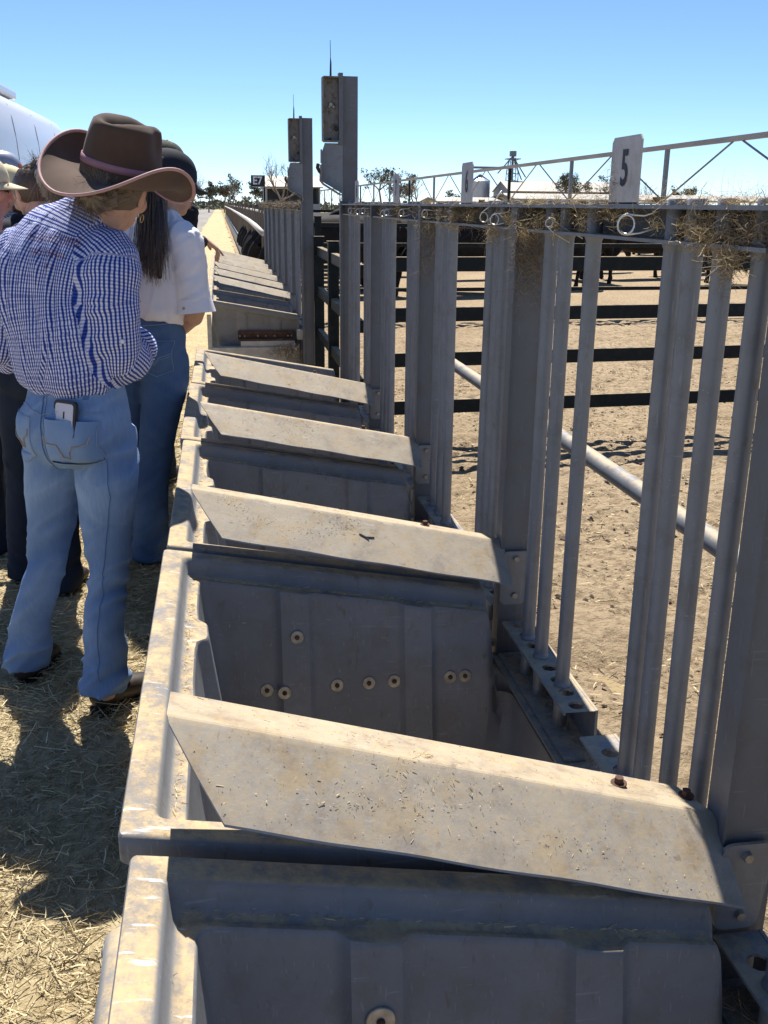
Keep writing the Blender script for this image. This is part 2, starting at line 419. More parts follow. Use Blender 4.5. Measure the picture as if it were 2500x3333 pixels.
def tub_mesh(L):
    V = []; ZB = .17
    def zt(p, dz):
        x = p[:, 0]; return ZR(x)-sm(.590, .626, x)*.205+dz
    rings = []
    def ring(d, dz, rib=0., c=.03, zabs=None, w=None, outer=0.):
        p = tub_ring(d, rib, L, c, outer); z = zt(p, dz)
        if w is not None: z = z*(1-w)+ZB*w
        if zabs is not None: z = np.full(len(p), zabs)
        rings.append(np.column_stack([p, z]))
    # outside, upwards
    ring(.13, 0, -.006, .05, zabs=.13); ring(.085, -.09, -.008, .04, w=.62); ring(.050, -.09, -.010, .035, w=.22)
    ring(.040, -.085, -.010, .02); ring(.030, -.060, -.010, .02); ring(.018, -.052, 0, .014)
    ring(.004, -.047, 0, .010); ring(0, -.041, 0, .010)
    ring(0, -.008, 0, .010); ring(.0025, -.0025, 0, .010); ring(.008, 0, 0, .010)
    ring(.040, 0, 0, .012); ring(.0445, -.003, 0, .014); ring(.048, -.012, 0, .016); ring(.0525, -.034, 0, .018); ring(.058, -.0405, 0, .018)
    ring(.067, -.0425, .016, .018); ring(.070, -.0405, .018, .018); ring(.0775, -.0405, .018, .018); ring(.0805, -.0440, .018, .018); ring(.081, -.054, .018, .018)
    for w in (.12, .3, .5, .7, .86): ring(.081+.075*w, -.054, .018, .020+.05*w, w=w)
    ring(.165, -.05, .014, .075, w=.95); ring(.185, -.05, .008, .08, w=.99); ring(.24, 0, 0, .06, zabs=ZB-.004)
    n = len(rings[0]); V = np.concatenate(rings); F = []
    for k in range(len(rings)-1):
        for i in range(n): F.append((k*n+i, k*n+(i+1) % n, (k+1)*n+(i+1) % n, (k+1)*n+i))
    F.append(tuple(range((len(rings)-1)*n, len(rings)*n))); F.append(tuple(range(n-1, -1, -1)))
    me = mesh_np('tub', V, F, M_TUB); shade_auto(me, 42)
    return me
TL = PITCH-.018
TUB = tub_mesh(TL)
# washer head screw (axis along -Y), shared
def washer(r=.0155):
    m = MB(); m.tube([(0, .002, 0), (0, -.0015, 0), (0, -.0025, 0)], [r, r, r*.93], 20)
    me1 = m.mesh('washer', M_BOLT); shade_auto(me1, 35)
    m = MB(); m.tube([(0, -.002, 0), (0, -.0045, 0), (0, -.0065, 0), (0, -.0075, 0)], [.0055, .0055, .004, .001], 10)
    me2 = m.mesh('screw_head', M_RUST, True); return me1, me2
WASH, SCREW = washer(); WASH_BIG, _ = washer(.019)
def wall_y(L, z, x, near=False):
    """inner face of the far end wall at height z"""
    zt_ = ZR(x)-.054; w = max(0., min(1., (zt_-z)/(zt_-.17)))
    return L-(.081+.075*w)
frame_m = MB()
for y in (.14, TL-.14): frame_m.b2((X0+.14, y-.03, .0), (X1-.12, y+.03, .125))
frame_m.b2((X0+.15, .11, .06), (X0+.21, TL-.11, .122)); frame_m.b2((X1-.22, .11, .06), (X1-.16, TL-.11, .122))
FRAME = frame_m.mesh('stand', M_STEEL)
ordn = ['nearest', 'second nearest', 'third', 'fourth', 'fifth', 'sixth', 'seventh', 'eighth']
def trough(y, label, screws=(), jit=(0, 0, 0)):
    o = thing('feed_trough', label, 'feed trough', (jit[0], y+jit[1], jit[2]), 'feed troughs in a row along the fence')
    b = bpy.data.objects.new('tub', TUB); link(b); b.parent = o; ORG[b.name] = ORG[o.name]
    s = bpy.data.objects.new('stand', FRAME); link(s); s.parent = o
    for x, z, rib, big in screws:
        w = bpy.data.objects.new('washer', WASH_BIG if big else WASH); link(w); w.parent = o
        w.location = (x, wall_y(TL, z, x)-.0005-(.0185 if rib else 0), z); w.rotation_euler = (R(-9), 0, 0)
        h = bpy.data.objects.new('screw_head', SCREW); link(h); h.parent = w
    return o
Y0 = -.016
S1 = [(.138, .56, True, False), (.067, .433, False, False), (.106, .433, True, False), (.229, .433, False, False), (.304, .433, False, False), (.364, .433, False, False), (.499, .433, False, False), (.535, .433, False, False)]
tr0 = trough(Y0, 'nearest grey feed trough, cut off by the bottom edge of the picture', [(a, b, c_, True) for a, b, c_, d_ in S1], (.018, -.012, -.004))
m = MB(); m.add(*loft([(-.118, 1.0, .30), (-.124, .995, .62), (-.122, .97, .670), (-.117, .90, .680), (-.117, .25, .680), (-.122, .15, .655), (-.124, .10, .60)], [(.04, .03), (.045, .03), (.045, .03), (.045, .03), (.045, .03), (.045, .03), (.04, .03)], 14, True, (1, 0, 0), 3)); m.build('side_moulding', M_TUB, tr0, True)
trough(Y0+PITCH, 'grey feed trough with a row of seven screws on its far wall', S1)
trough(Y0+2*PITCH, 'third grey feed trough from the camera, one washer screw showing', S1[:1], (.006, 0, 0))
trough(Y0+3*PITCH, 'fourth grey feed trough, beside the knees of the white shirted woman', (), (-.004, 0, 0))
trough(Y0+4*PITCH, 'last grey feed trough before the gateway between the antenna posts', (), (.004, 0, .0))
B2 = 8.33
nth = ['first', 'second', 'third', 'fourth', 'fifth', 'sixth', 'seventh', 'eighth']
bay2 = []
for k in range(7):
    bay2.append(trough(B2+k*PITCH, f'{nth[k]} feed trough beyond the gateway counted from the near end' if k else 'first feed trough beyond the gateway, showing its stained end wall', (), (.02, 0, 0)))
# stained end wall of the first trough beyond the gateway: rusty angle with bolts, concrete sill and block
e = bay2[0]
m = MB(); m.b2((.115, B2+.02, .42), (.585, B2+.055, .485)); m.b2((.115, B2-.03, .415), (.585, B2+.02, .425))
ang = m.build('angle_iron', M_RUST, e)
for x in (.13, .17, .28, .345, .42, .53, .56):
    m = MB(); m.tube([(x, B2+.022, .445), (x, B2+.008, .445)], [.008, .007], 8); m.build('bolt', M_BOLT, ang)
m = MB(); m.box((.36, B2-.0, .385), (.45, .07, .05), None, .006)
o = m.build('concrete_sill', M_CONC); tag(o, 'pale concrete sill under the rusty angle at the end trough', 'sill')
m = MB(); m.box((.645, B2-.02, .46), (.085, .09, .085), None, .012)
o = m.build('concrete_block', M_CONC); tag(o, 'small pale block wedged between end trough and antenna post', 'block')
m = MB(); m.b2((-.1, B2-.06, .0), (.62, B2+.06, .36)); m.b2((-.135, B2+.02, .0), (-.10, B2+.06, .62))
o = m.build('trough_plinth', M_CONC); tag(o, 'low stained plinth beneath the end trough beyond the gateway', 'plinth')

# ------------------------------------------------------------------ sloping divider strips over the joints of the troughs
def divider(y, zl, zr, label, bolts, xr=.655, xl=-.087, w1=.10, fd=.069, group='sloping divider strips over the trough joints'):
    o = thing('divider_strip', label, 'divider strip', (xr, y, zr), group)
    # cross sections: flange far edge, fold (rounded), face bottom
    def P(x, dy, dz):
        f = (x-xl)/(xr-xl); return Vector((x, y+dy, zl+(zr-zl)*f+dz))
    prof = [(.092, -.010), (.006, .0045), (.002, .0036), (-.002, .0014), (-.006, -.0015), (-w1*.55, -fd*.52), (-w1, -fd)]
    cut = [.0, 0, .001, .002, .003, .034, .066]
    m = MB(); nx = 22; th = Vector((0, .0012, .003))
    for s_, k in ((1, 0), (-1, 1)): pass
    top = []; bot = []
    for (dy, dz), c in zip(prof, cut):
        row = []
        for i in range(nx+1):
            x = xl+c+(xr-.014*(dy > .05)-xl-c)*i/nx
            wob = .0012*math.sin(i*.9+y*7)*(1 if dy < -.05 else 0)
            row.append(P(x, dy, dz+wob))
        top.append(row); bot.append([q-th for q in row])
    V = [q for r_ in top for q in r_]+[q for r_ in bot for q in r_]; w = nx+1; nr = len(prof); off = nr*w; F = []
    for j in range(nr-1):
        for i in range(nx):
            a = j*w+i; F.append((a, a+1, a+w+1, a+w)); F.append((off+a, off+a+w, off+a+w+1, off+a+1))
    for i in range(nx):
        a = i; F.append((a, off+a, off+a+1, a+1)); a = (nr-1)*w+i; F.append((a, a+1, off+a+1, off+a))
    for j in range(nr-1):
        a = j*w; F.append((a, a+w, off+a+w, off+a)); a = j*w+nx; F.append((a, off+a, off+a+w, a+w))
    m.add(V, F); sh = m.build('sheet', M_CAP, o, auto=14)
    for xb in bolts:
        p = P(xb, .05, -.0015)
        b = MB(); b.tube([p, p+Vector((0, 0, .003))], .0115, 14); b.tube([p+Vector((0, 0, .003)), p+Vector((0, 0, .011))], [.007, .0065], 6); b.build('bolt', M_RUST, o)
    # bolted bracket plate against the post
    b = MB(); pl = []
    x0, x1, z0, z1, rr = xr-.01, xr+.068, zr-.150, zr-.012, .016
    for cx, cz, a0 in ((x1-rr, z1-rr, 0), (x0+rr, z1-rr, 90), (x0+rr, z0+rr, 180), (x1-rr-.012, z0+rr, 270)):
        for k in range(4): a = R(a0+30*k); pl.append((cx+rr*math.cos(a), cz+rr*math.sin(a)))
    yb_ = y-.030-(.018 if y < 1.2 else 0); b.prism(pl, 'y', yb_, yb_+.006); br = b.build('bracket', M_STEEL, o)
    for dz in (-.03, -.125):
        q = Vector((xr+.026, yb_, zr+dz)); b = MB(); b.tube([q, q-Vector((0, .008, 0))], [.008, .007], 6); b.build('bolt', M_BOLT, br)
    return o
divider(1.10, .897, .683, 'nearest and largest dusty divider strip with two rusty bolts', (.53, .665-.03))
divider(2.20, .873, .712, 'second dusty divider strip, crossing in front of the post between plates', (.47,))
divider(3.30, .860, .715, 'third dusty divider strip from the camera', (.47,))
divider(4.40, .872, .715, 'fourth divider strip, last one before the gateway', (.40,))
for k in range(1, 7):
    divider(B2+k*PITCH-.01, .868, .70, f'{nth[k-1]} divider strip beyond the gateway counted from its near end', (), w1=.07, fd=.048, group='divider strips beyond the gateway')

# ------------------------------------------------------------------ feed fence panels (post, channels, bars, number plate)
FX = .685
m = MB(); m.tube([(0, 0, .43), (0, 0, .522), (0, 0, .525), (0, 0, .529), (0, 0, .533), (0, 0, .536), (0, 0, 1.437), (0, 0, 1.440), (0, 0, 1.4445), (0, 0, 1.448), (0, 0, 1.4485), (0, 0, 1.511), (0, 0, 1.5135)], [.0150, .0150, .0185, .0175, .0150, .0150, .0150, .0150, .0172, .0180, .0150, .0150, .013], 14); BAR = m.mesh('bar', M_STEEL); shade_auto(BAR, 40)
def channel_with_holes(y0, y1, barys):
    """bottom channel: top flange with a row of round holes, back web, bottom flange"""
    m = MB(); z = .524; xa, xb = FX-.036, FX+.032
    ys = []; k = y0+.03
    holes = [y0+.028+i*.058 for i in range(int((y1-y0-.03)/.058)+1) if y0+.028+i*.058 < y1-.02]
    edges = [y0]+[(a+b)/2 for a, b in zip(holes[:-1], holes[1:])]+[y1]
    for h, a, b in zip(holes, edges[:-1], edges[1:]):
        N = 12; inner = [(FX+.0165*math.cos(2*math.pi*i/N), h+.0165*math.sin(2*math.pi*i/N)) for i in range(N)]
        def onrect(px, py):
            dx, dy = px-FX, py-h
            s = min(((xb-FX)/dx if dx > 1e-6 else (xa-FX)/dx if dx < -1e-6 else 9e9), ((b-h)/dy if dy > 1e-6 else (a-h)/dy if dy < -1e-6 else 9e9))
            return (FX+dx*s, h+dy*s)
        angs = [2*math.pi*i/N for i in range(N)]
        outer = [onrect(*p) for p in inner]
        V = [(p[0], p[1], z) for p in inner]+[(p[0], p[1], z) for p in outer]+[(p[0], p[1], z-.005) for p in inner]
        F = []
        for i in range(N):
            j = (i+1) % N; F += [(i, N+i, N+j, j), (i, j, 2*N+j, 2*N+i)]
        # corner fills
        corners = [(xb, b), (xa, b), (xa, a), (xb, a)]
        base = len(V)
        for cx, cy in corners: V.append((cx, cy, z))
        for ci, (cx, cy) in enumerate(corners):
            for i in range(N):
                j = (i+1) % N; p, q = outer[i], outer[j]
                if ((abs(p[0]-cx) < 1e-6 and abs(q[1]-cy) < 1e-6) or (abs(p[1]-cy) < 1e-6 and abs(q[0]-cx) < 1e-6)) and max(abs(p[0]-cx), abs(p[1]-cy), abs(q[0]-cx), abs(q[1]-cy)) < .04:
                    F.append((N+i, base+ci, N+j))
        m.add(V, F)
    m.b2((xa, y0, z-.0052), (xa+.004, y1, z-.0005)); m.b2((xb-.0005, y0, .432), (xb+.005, y1, z+.001))
    m.b2((xa, y0-.02, .424), (xb+.004, y1+.02, .430))
    return m
def number_plate(parent, y, num, lean=0.):
    xp = .652; w, h = .122, .107
    m = MB(); pl = [(y-w/2, 1.503), (y+w/2, 1.503), (y+w/2, 1.503+h-.008), (y+w/2-.008, 1.503+h), (y-w/2+.008, 1.503+h), (y-w/2, 1.503+h-.008)]
    m.prism(pl, 'x', xp, xp+.0025); m.b2((xp, y-w/2-.06, 1.5058), (xp+.035, y+w/2, 1.5082))
    p = m.build('number_plate', M_PLATE, parent)
    if num:
        V, F = text_mesh(num, .078, .0016, .82)
        W = [(xp-.0012, y-v[0], 1.503+h*.52+v[1]) for v in V]
        d = MB(); d.add(W, F); d.build('numeral', M_BLACK, p)
    b = MB(); b.tube([(xp+.018, y-w/2-.035, 1.508), (xp+.018, y-w/2-.035, 1.516)], .008, 6); b.build('bolt', M_RUST, p)
    return p
def post_mesh(h):
    m = MB(); m.b2((.650, 0, 0), (.728, .006, h)); m.b2((.650, .006, 0), (.656, .055, h)); m.b2((.722, .006, 0), (.728, .055, h)); m.b2((.646, -.003, .0), (.650, .012, h))
    return m.mesh('post', M_POST)
POST = post_mesh(1.497)
def fence_panel(y, label, num, offs, post=True, plate_at=.62, l=PITCH):
    o = thing('feed_fence_panel', label, 'fence panel', (FX, y, 0), 'feed fence panels along the troughs')
    if post:
        p = bpy.data.objects.new('post', POST); link(p); p.parent = o; p.location = (-FX+.004*(y < 1.2), -.018*(y < 1.2), 0)
    y0, y1 = y+.0, y+l
    m = MB(); m.b2((.645, y0, 1.4985), (.722, y1-.002, 1.5045)); m.build('top_flange', M_STEEL, o)
    m = MB(); m.b2((.652, y0+.058, 1.449), (.722, y1-.004, 1.4545)); m.build('lower_flange', M_STEEL, o)
    m = MB(); m.b2((.7222, y0+.06, 1.450), (.7265, y1-.004, 1.4990)); m.build('channel_web', M_POST, o)
    na = [v for v in offs if v < l*.5]; nb = [v for v in offs if v >= l*.5]
    channel_with_holes(y+.075, y+max(na)+.14, na).build('bottom_channel', M_STEEL, o)
    channel_with_holes(y+min(nb)-.12, y1-.03, nb).build('bottom_channel', M_STEEL, o)
    m = MB(); m.b2((FX-.05, y+.06, .415), (FX+.032, y1-.005, .4215)); m.build('base_plate', M_STEEL, o)
    for v in offs:
        b = bpy.data.objects.new('bar', BAR); link(b); b.parent = o; b.location = (0, v, 0)
        b.rotation_euler = (R(random.uniform(-.25, .25)), R(random.uniform(-.2, .2)), random.random()*3)
    if num is not None: number_plate(o, y+plate_at, num)
    return o
OF0 = [.123, .213, .31, .375, .728, .87, .97]
OF1 = [.115, .205, .285, .348, .755, .863, .968]
fence_panel(1.085, 'nearest grey feed fence panel, carrying the plate with numeral 5', '5', OF0, plate_at=.52)
fence_panel(2.185, 'grey feed fence panel carrying the plate with numeral 6', '6', OF1, plate_at=.50)
fence_panel(3.285, 'third feed fence panel, carrying a plate seen nearly edge-on', '7', OF1, plate_at=.51)
fence_panel(4.385, 'last feed fence panel before the tall antenna post', '8', OF0, plate_at=.52)
for k in range(7):
    fence_panel(B2-.03+k*PITCH, f'{nth[k]} feed fence panel beyond the gateway counted from its near end', None, [.12, .21, .30, .39, .70, .80, .90, .98] if k % 2 else OF1)
# fence panel that the near edge of the frame cuts off
fence_panel(-.015, 'feed fence panel at the camera end, mostly out of frame', None, OF1, post=False)

# ------------------------------------------------------------------ tall posts with antenna boxes
def antenna_post(y, label):
    o = thing('antenna_post', label, 'antenna post', (.69, y, 0), 'tall posts with antennas at the gateway')
    H = 2.135
    m = MB(); m.b2((.655, 0+y, 0), (.735, .006+y, H)); m.b2((.655, .006+y, 0), (.661, .06+y, H)); m.b2((.729, .006+y, 0), (.735, .06+y, H)); m.b2((.640, y-.012, 0), (.6545, y+.03, 1.52))
    m.build('column', M_POST, o)
    m = MB(); m.b2((.632, y-.03, 1.80), (.654, y+.02, H+.012)); m.build('edge_channel', M_POST, o)
    # open fronted box
    m = MB(); z0, z1 = 1.812, 2.128
    m.b2((.552, y+.004, z0), (.6318, y+.010, z1)); m.b2((.545, y-.055, z0+.004), (.5515, y+.010, z1-.004)); m.b2((.5522, y-.05, z1-.006), (.6318, y+.004, z1)); m.b2((.5522, y-.05, z0), (.6318, y+.004, z0+.006))
    bx = m.build('antenna_box', M_BOX, o)
    for px, pz, r_ in ((.592, 1.995, .012), (.606, 1.985, .008), (.585, 1.985, .007), (.622, 1.88, .012), (.59, 1.83, .006)):
        q = MB(); q.tube([(px, y+.004, pz), (px, y-.012, pz)], [r_, r_*.8], 8); q.build('connector', M_BOLT if pz > 1.9 else M_BLACK, bx)
    # mounting plate below, with slanted foot
    m = MB(); m.prism([(.652, 1.808), (.560, 1.808), (.545, 1.765), (.541, 1.70), (.537, 1.655), (.540, 1.622), (.556, 1.610), (.652, 1.556)], 'y', y-.010, y+.004)
    pl = m.build('mount_plate', M_STEEL, o)
    m = MB(); m.prism([(.5355, 1.775), (.541, 1.775), (.5405, 1.708), (.535, 1.708)], 'y', y-.05, y-.0105); m.prism([(.534, 1.70), (.540, 1.70), (.537, 1.622), (.5505, 1.606), (.640, 1.553), (.652, 1.553), (.652, 1.547), (.637, 1.547), (.546, 1.600), (.530, 1.620)], 'y', y-.05, y+.006)
    m.build('folded_edge', M_BOX, pl)
    m = MB(); m.tube([(.522, y-.03, 1.705), (.518, y-.03, 1.685), (.527, y-.03, 1.665), (.535, y-.03, 1.655)], [.009, .010, .008, .006], 8); m.build('cable_gland', M_RUST, pl)
    m = MB(); m.tube([(.575, y-.012, 1.695), (.600, y-.030, 1.688)], [.003, .002], 6); m.build('cable_tie', M_WIRE, pl)
    m = MB(); m.tube([(.592, y-.01, H-.01), (.592, y-.01, H+.005), (.593, y-.01, H+.06), (.592, y-.01, H+.085), (.591, y-.01, H+.165)], [.0055, .0055, .0042, .0018, .0014], 8); m.build('antenna', M_BLACK, o)
    return o
antenna_post(5.487, 'taller looking nearer post with antenna and open sensor box')
antenna_post(8.13, 'farther post with antenna and sensor box beyond the gateway')

# ------------------------------------------------------------------ pipe behind the feed fence
o = thing('neck_rail_pipe', 'long grey round pipe running behind the feed fence bars', 'pipe', (1.05, 1, 0))
m = MB(); m.tube([(1.05, -1., .800), (1.05, 5.45, .795)], .026, 18); pm = m.build('pipe', M_STEEL, o); shade_auto(pm.data, 40)
for y in (.5, 5.42):
    m = MB(); m.b2((1.03, y-.03, 0), (1.07, y+.03, .768)); m.build('pipe_stand', M_POST, o)

# ------------------------------------------------------------------ dark pen fences
def pen_fence(name, p0, p1, zs, rh, label, posts, ph=1.24, rt=.05, pw=.085, cat='fence'):
    p0, p1 = Vector(p0), Vector(p1); d = (p1-p0); L = d.length; d.normalize(); a = math.atan2(d.y, d.x); M = Matrix.Rotation(a, 3, 'Z')
    o = thing(name, label, cat, p0)
    for z in zs:
        m = MB(); m.box(p0+d*L/2+Vector((0, 0, z)), (L, rt, rh), M, .004); m.build('rail', M_DARK, o)
    for s in posts:
        m = MB(); m.box(p0+d*s+Vector((0, 0, ph/2)), (pw, pw, ph), M, .004); m.box(p0+d*s+Vector((0, 0, ph+.004)), (pw+.012, pw+.012, .008), M); m.build('post', M_DARK, o)
    return o
pen_fence('pen_fence', (.98, 6.10, 0), (16.5, 7.25, 0), (.265, .57, .85, 1.155), .088, 'nearest dark rail fence crossing the pen behind the bars', (.0, 4.2, 8.4, 12.6, 15.4))
pen_fence('gateway_fence', (.775, 5.62, 0), (.775, 8.25, 0), (.50, .835, 1.145), .07, 'dark rail fence closing the gateway between the antenna posts', (1.45, 2.5), 1.25, rt=.045, pw=.075)
pen_fence('pen_fence', (.95, 13.2, 0), (30, 14.4, 0), (.42, .72, 1.0, 1.25), .05, 'second dark rail fence across the pen, cattle standing beyond it', tuple(np.arange(.3, 29, 2.6)), 1.35)
pen_fence('pen_fence', (.95, 24.5, 0), (44, 27.5, 0), (.45, .8, 1.1, 1.35), .06, 'third dark rail fence across the pen behind the cattle', tuple(np.arange(.3, 42, 3.4)), 1.45)
pen_fence('pen_fence', (11.5, 7.0, 0), (13.0, 26.0, 0), (.45, .8, 1.1, 1.35), .06, 'dark side fence joining the cross fences at the pen end', tuple(np.arange(.3, 19, 3.2)), 1.45)
# ------------------------------------------------------------------ people: materials
def skin_mat(name, c):
    t = NT(name); n = t.noise(30, 4, .6); t.color(t.ramp(n, [(.3, tuple(x*.85 for x in c)), (.7, tuple(min(1, x*1.1) for x in c))]))
    t.rough(.5); t.b.inputs['Subsurface Weight'].default_value = .12; t.b.inputs['Subsurface Radius'].default_value = (.01, .004, .002); t.b.inputs['Subsurface Scale'].default_value = .6
    return t.m
M_SKIN = skin_mat('light_skin', (.56, .32, .22)); M_SKIN2 = skin_mat('sunburnt_skin', (.60, .26, .20)); M_SKIN3 = skin_mat('tanned_skin', (.50, .29, .19))
def denim(name, c, wear, worn=.5, amt=.6):
    t = NT(name); uv = t.attr('cloth').outputs['Vector']
    n1 = t.noise(3.2, 5, .6); tw = t.noise(260, 2, .5, uv, (1, .10, 1)); tw2 = t.noise(900, 2, .5, uv, (.35, 1, 1))
    base = t.mix(t.ramp(t.attr('wear').outputs['Fac'], [(0., 0.), (1., amt)]), c, wear)
    base = t.mix(t.math('MULTIPLY', t.ramp(n1, [(.35, 0.), (.7, 1.)]), .35), base, wear)
    base = t.mix(t.math('MULTIPLY', t.ramp(tw, [(.35, 0.), (.65, 1.)]), .16), base, tuple(x*.62 for x in c))
    t.color(base); t.rough(.88); t.spec(.2); t.bump(tw2, .25, .001); return t.m
M_JEAN_L = denim('light_blue_denim', (.070, .150, .345), (.34, .46, .62), amt=.88)
M_JEAN_M = denim('mid_blue_denim', (.038, .080, .185), (.17, .27, .42), amt=.5)
M_JEAN_D = denim('dark_blue_denim', (.010, .016, .030), (.035, .05, .085), amt=.3)
def cloth(name, c, var=.12, rough=.85):
    t = NT(name); n = t.noise(14, 5, .6); t.color(t.ramp(n, [(.3, tuple(x*(1-var) for x in c)), (.7, tuple(min(1, x*(1+var)) for x in c))]))
    t.rough(rough); t.spec(.2); t.bump(t.noise(700, 2), .15, .001); return t.m
def gingham(name, dark, mid, light, per=.0092):
    """woven check from cloth coordinates (metres across, metres along)"""
    t = NT(name); a = t.attr('cloth').outputs['Vector']
    sp = t.node('ShaderNodeSeparateXYZ'); t.l.new(a, sp.inputs[0])
    def stripe(v, duty, soft=.08):
        f = t.math('FRACT', t.math('DIVIDE', v, per))
        d = t.math('ABSOLUTE', t.math('SUBTRACT', f, .5))
        mr = t.node('ShaderNodeMapRange', interpolation_type='SMOOTHSTEP'); t.l.new(d, mr.inputs[0])
        mr.inputs[1].default_value = duty/2+soft; mr.inputs[2].default_value = duty/2-soft; mr.inputs[3].default_value = 0; mr.inputs[4].default_value = 1
        return mr.outputs[0]
    su, sv = stripe(sp.outputs[0], .50), stripe(sp.outputs[1], .48)
    c = t.mix(t.math('MULTIPLY', sv, .55), light, mid); c = t.mix(su, c, t.mix(sv, tuple((m+d)/2 for m, d in zip(mid, dark)), dark))
    t.color(c); t.rough(.85); t.spec(.2); t.bump(t.noise(900, 2), .12, .001); return t.m
M_GING = gingham('blue_gingham', (.010, .030, .22), (.060, .115, .44), (.72, .72, .80))
M_PLAID = gingham('black_white_check', (.012, .012, .015), (.2, .2, .22), (.62, .62, .64), .012)
M_WSHIRT = cloth('white_cotton', (.80, .78, .80), .04); M_BSHIRT = cloth('black_cotton', (.012, .012, .014), .3); M_PINK = cloth('pink_cotton', (.75, .45, .50), .08); M_NAVY = cloth('navy_cotton', (.012, .014, .022), .3)
M_BOOT = simple('brown_leather', (.028, .018, .013), .5, 0, .35, 18, .1); M_SOLE = simple('boot_sole', (.035, .028, .022), .85); M_SHOE = simple('tan_canvas', (.13, .08, .055), .8); M_WSOLE = simple('pale_shoe_sole', (.40, .36, .30), .7)
M_HAT = None
t = NT('brown_felt'); n = t.noise(7, 5, .6); t.color(t.ramp(n, [(.3, (.068, .043, .031)), (.7, (.105, .068, .049))])); t.rough(.92); t.spec(.12)
t.b.inputs['Sheen Weight'].default_value = .12; t.b.inputs['Sheen Roughness'].default_value = .5; t.bump(t.noise(500, 3), .2, .001); M_HAT = t.m
M_BAND = cloth('dusty_pink_ribbon', (.30, .155, .185), .08, .6); M_TRIM = cloth('pale_pink_binding', (.44, .27, .255), .08, .6)
def hair_mat(name, a, b):
    t = NT(name); f = t.attr('tint').outputs['Fac']; n = t.noise(160, 3, .6, stretch=(1, 1, .15))
    t.color(t.mix(t.math('MULTIPLY', n, .6), t.ramp(f, [(0., a), (1., b)]), a)); t.rough(.45); t.spec(.4); return t.m
M_HAIR_B = hair_mat('ash_blonde_hair', (.10, .075, .055), (.34, .27, .20)); M_HAIR_D = hair_mat('dark_brown_hair', (.028, .019, .015), (.10, .065, .048)); M_HAIR_M = hair_mat('streaked_brown_hair', (.045, .030, .022), (.26, .18, .125))
M_GOLD = simple('gold_metal', (.75, .52, .22), .3, 1., .1); M_EYE = simple('eye_white', (.55, .53, .50), .2); M_LIP = simple('lip_skin', (.42, .16, .14), .45)

class Fig:
    """a posed figure: joints are world points"""
    def __init__(s, name, label, base, group=None, vox=.009):
        s.o = thing(name, label, 'person', base, group); s.vox = vox; s.mb = MB(); s.base = Vector(base)
def yawv(a):
    """forward and right vectors for a heading turned a degrees to the right of +Y"""
    return Vector((math.sin(R(a)), math.cos(R(a)), 0)), Vector((math.cos(R(a)), -math.sin(R(a)), 0))
def basis(fwd, up):
    f = Vector(fwd).normalized(); u = (Vector(up)-f*Vector(up).dot(f)).normalized(); r_ = f.cross(u)
    return Matrix((r_, f, u)).transposed()      # columns: right, forward, up
def add_head(mb, c, M, s=1., fem=True):
    E = lambda p, r_: mb.ell(Vector(c)+M @ (Vector(p)*s), [k*s for k in r_], M, 18, 12)
    E((0, -.012, .028), (.074, .094, .086)); E((0, .018, -.012), (.066, .076, .085)); E((0, .040, -.062), (.048, .050, .046))
    E((0, .060, -.088), (.026, .028, .022)); E((0, .098, -.018), (.011, .018, .026)); E((0, .107, -.030), (.015, .013, .011))
    E((0, .086, -.058), (.024, .016, .016)); E((.032, .078, .022), (.026, .014, .010)); E((-.032, .078, .022), (.026, .014, .010))
    E((.040, .068, -.022), (.024, .022, .026)); E((-.040, .068, -.022), (.024, .022, .026))
    for q in (-1, 1):
        E((q*.074, -.006, -.008), (.008, .018, .030)); E((q*.080, -.014, .004), (.006, .014, .020))
def face_bits(fig, body, c, M, s=1.):
    for q in (-1, 1):
        m = MB(); m.ell(Vector(c)+M @ (Vector((q*.031, .080, .004))*s), (.0125*s, .009*s, .0085*s), M, 12, 8); m.build('eye', M_EYE, body, True)
        m = MB(); m.ell(Vector(c)+M @ (Vector((q*.031, .0885, .004))*s), (.005*s, .002*s, .005*s), M, 10, 6); m.build('iris', M_BLACK, body, True)
    m = MB(); m.ell(Vector(c)+M @ (Vector((0, .0985, -.057))*s), (.021*s, .006*s, .0055*s), M, 12, 8); m.ell(Vector(c)+M @ (Vector((0, .097, -.067))*s), (.017*s, .006*s, .005*s), M, 12, 8)
    m.build('lips', M_LIP, body, True)
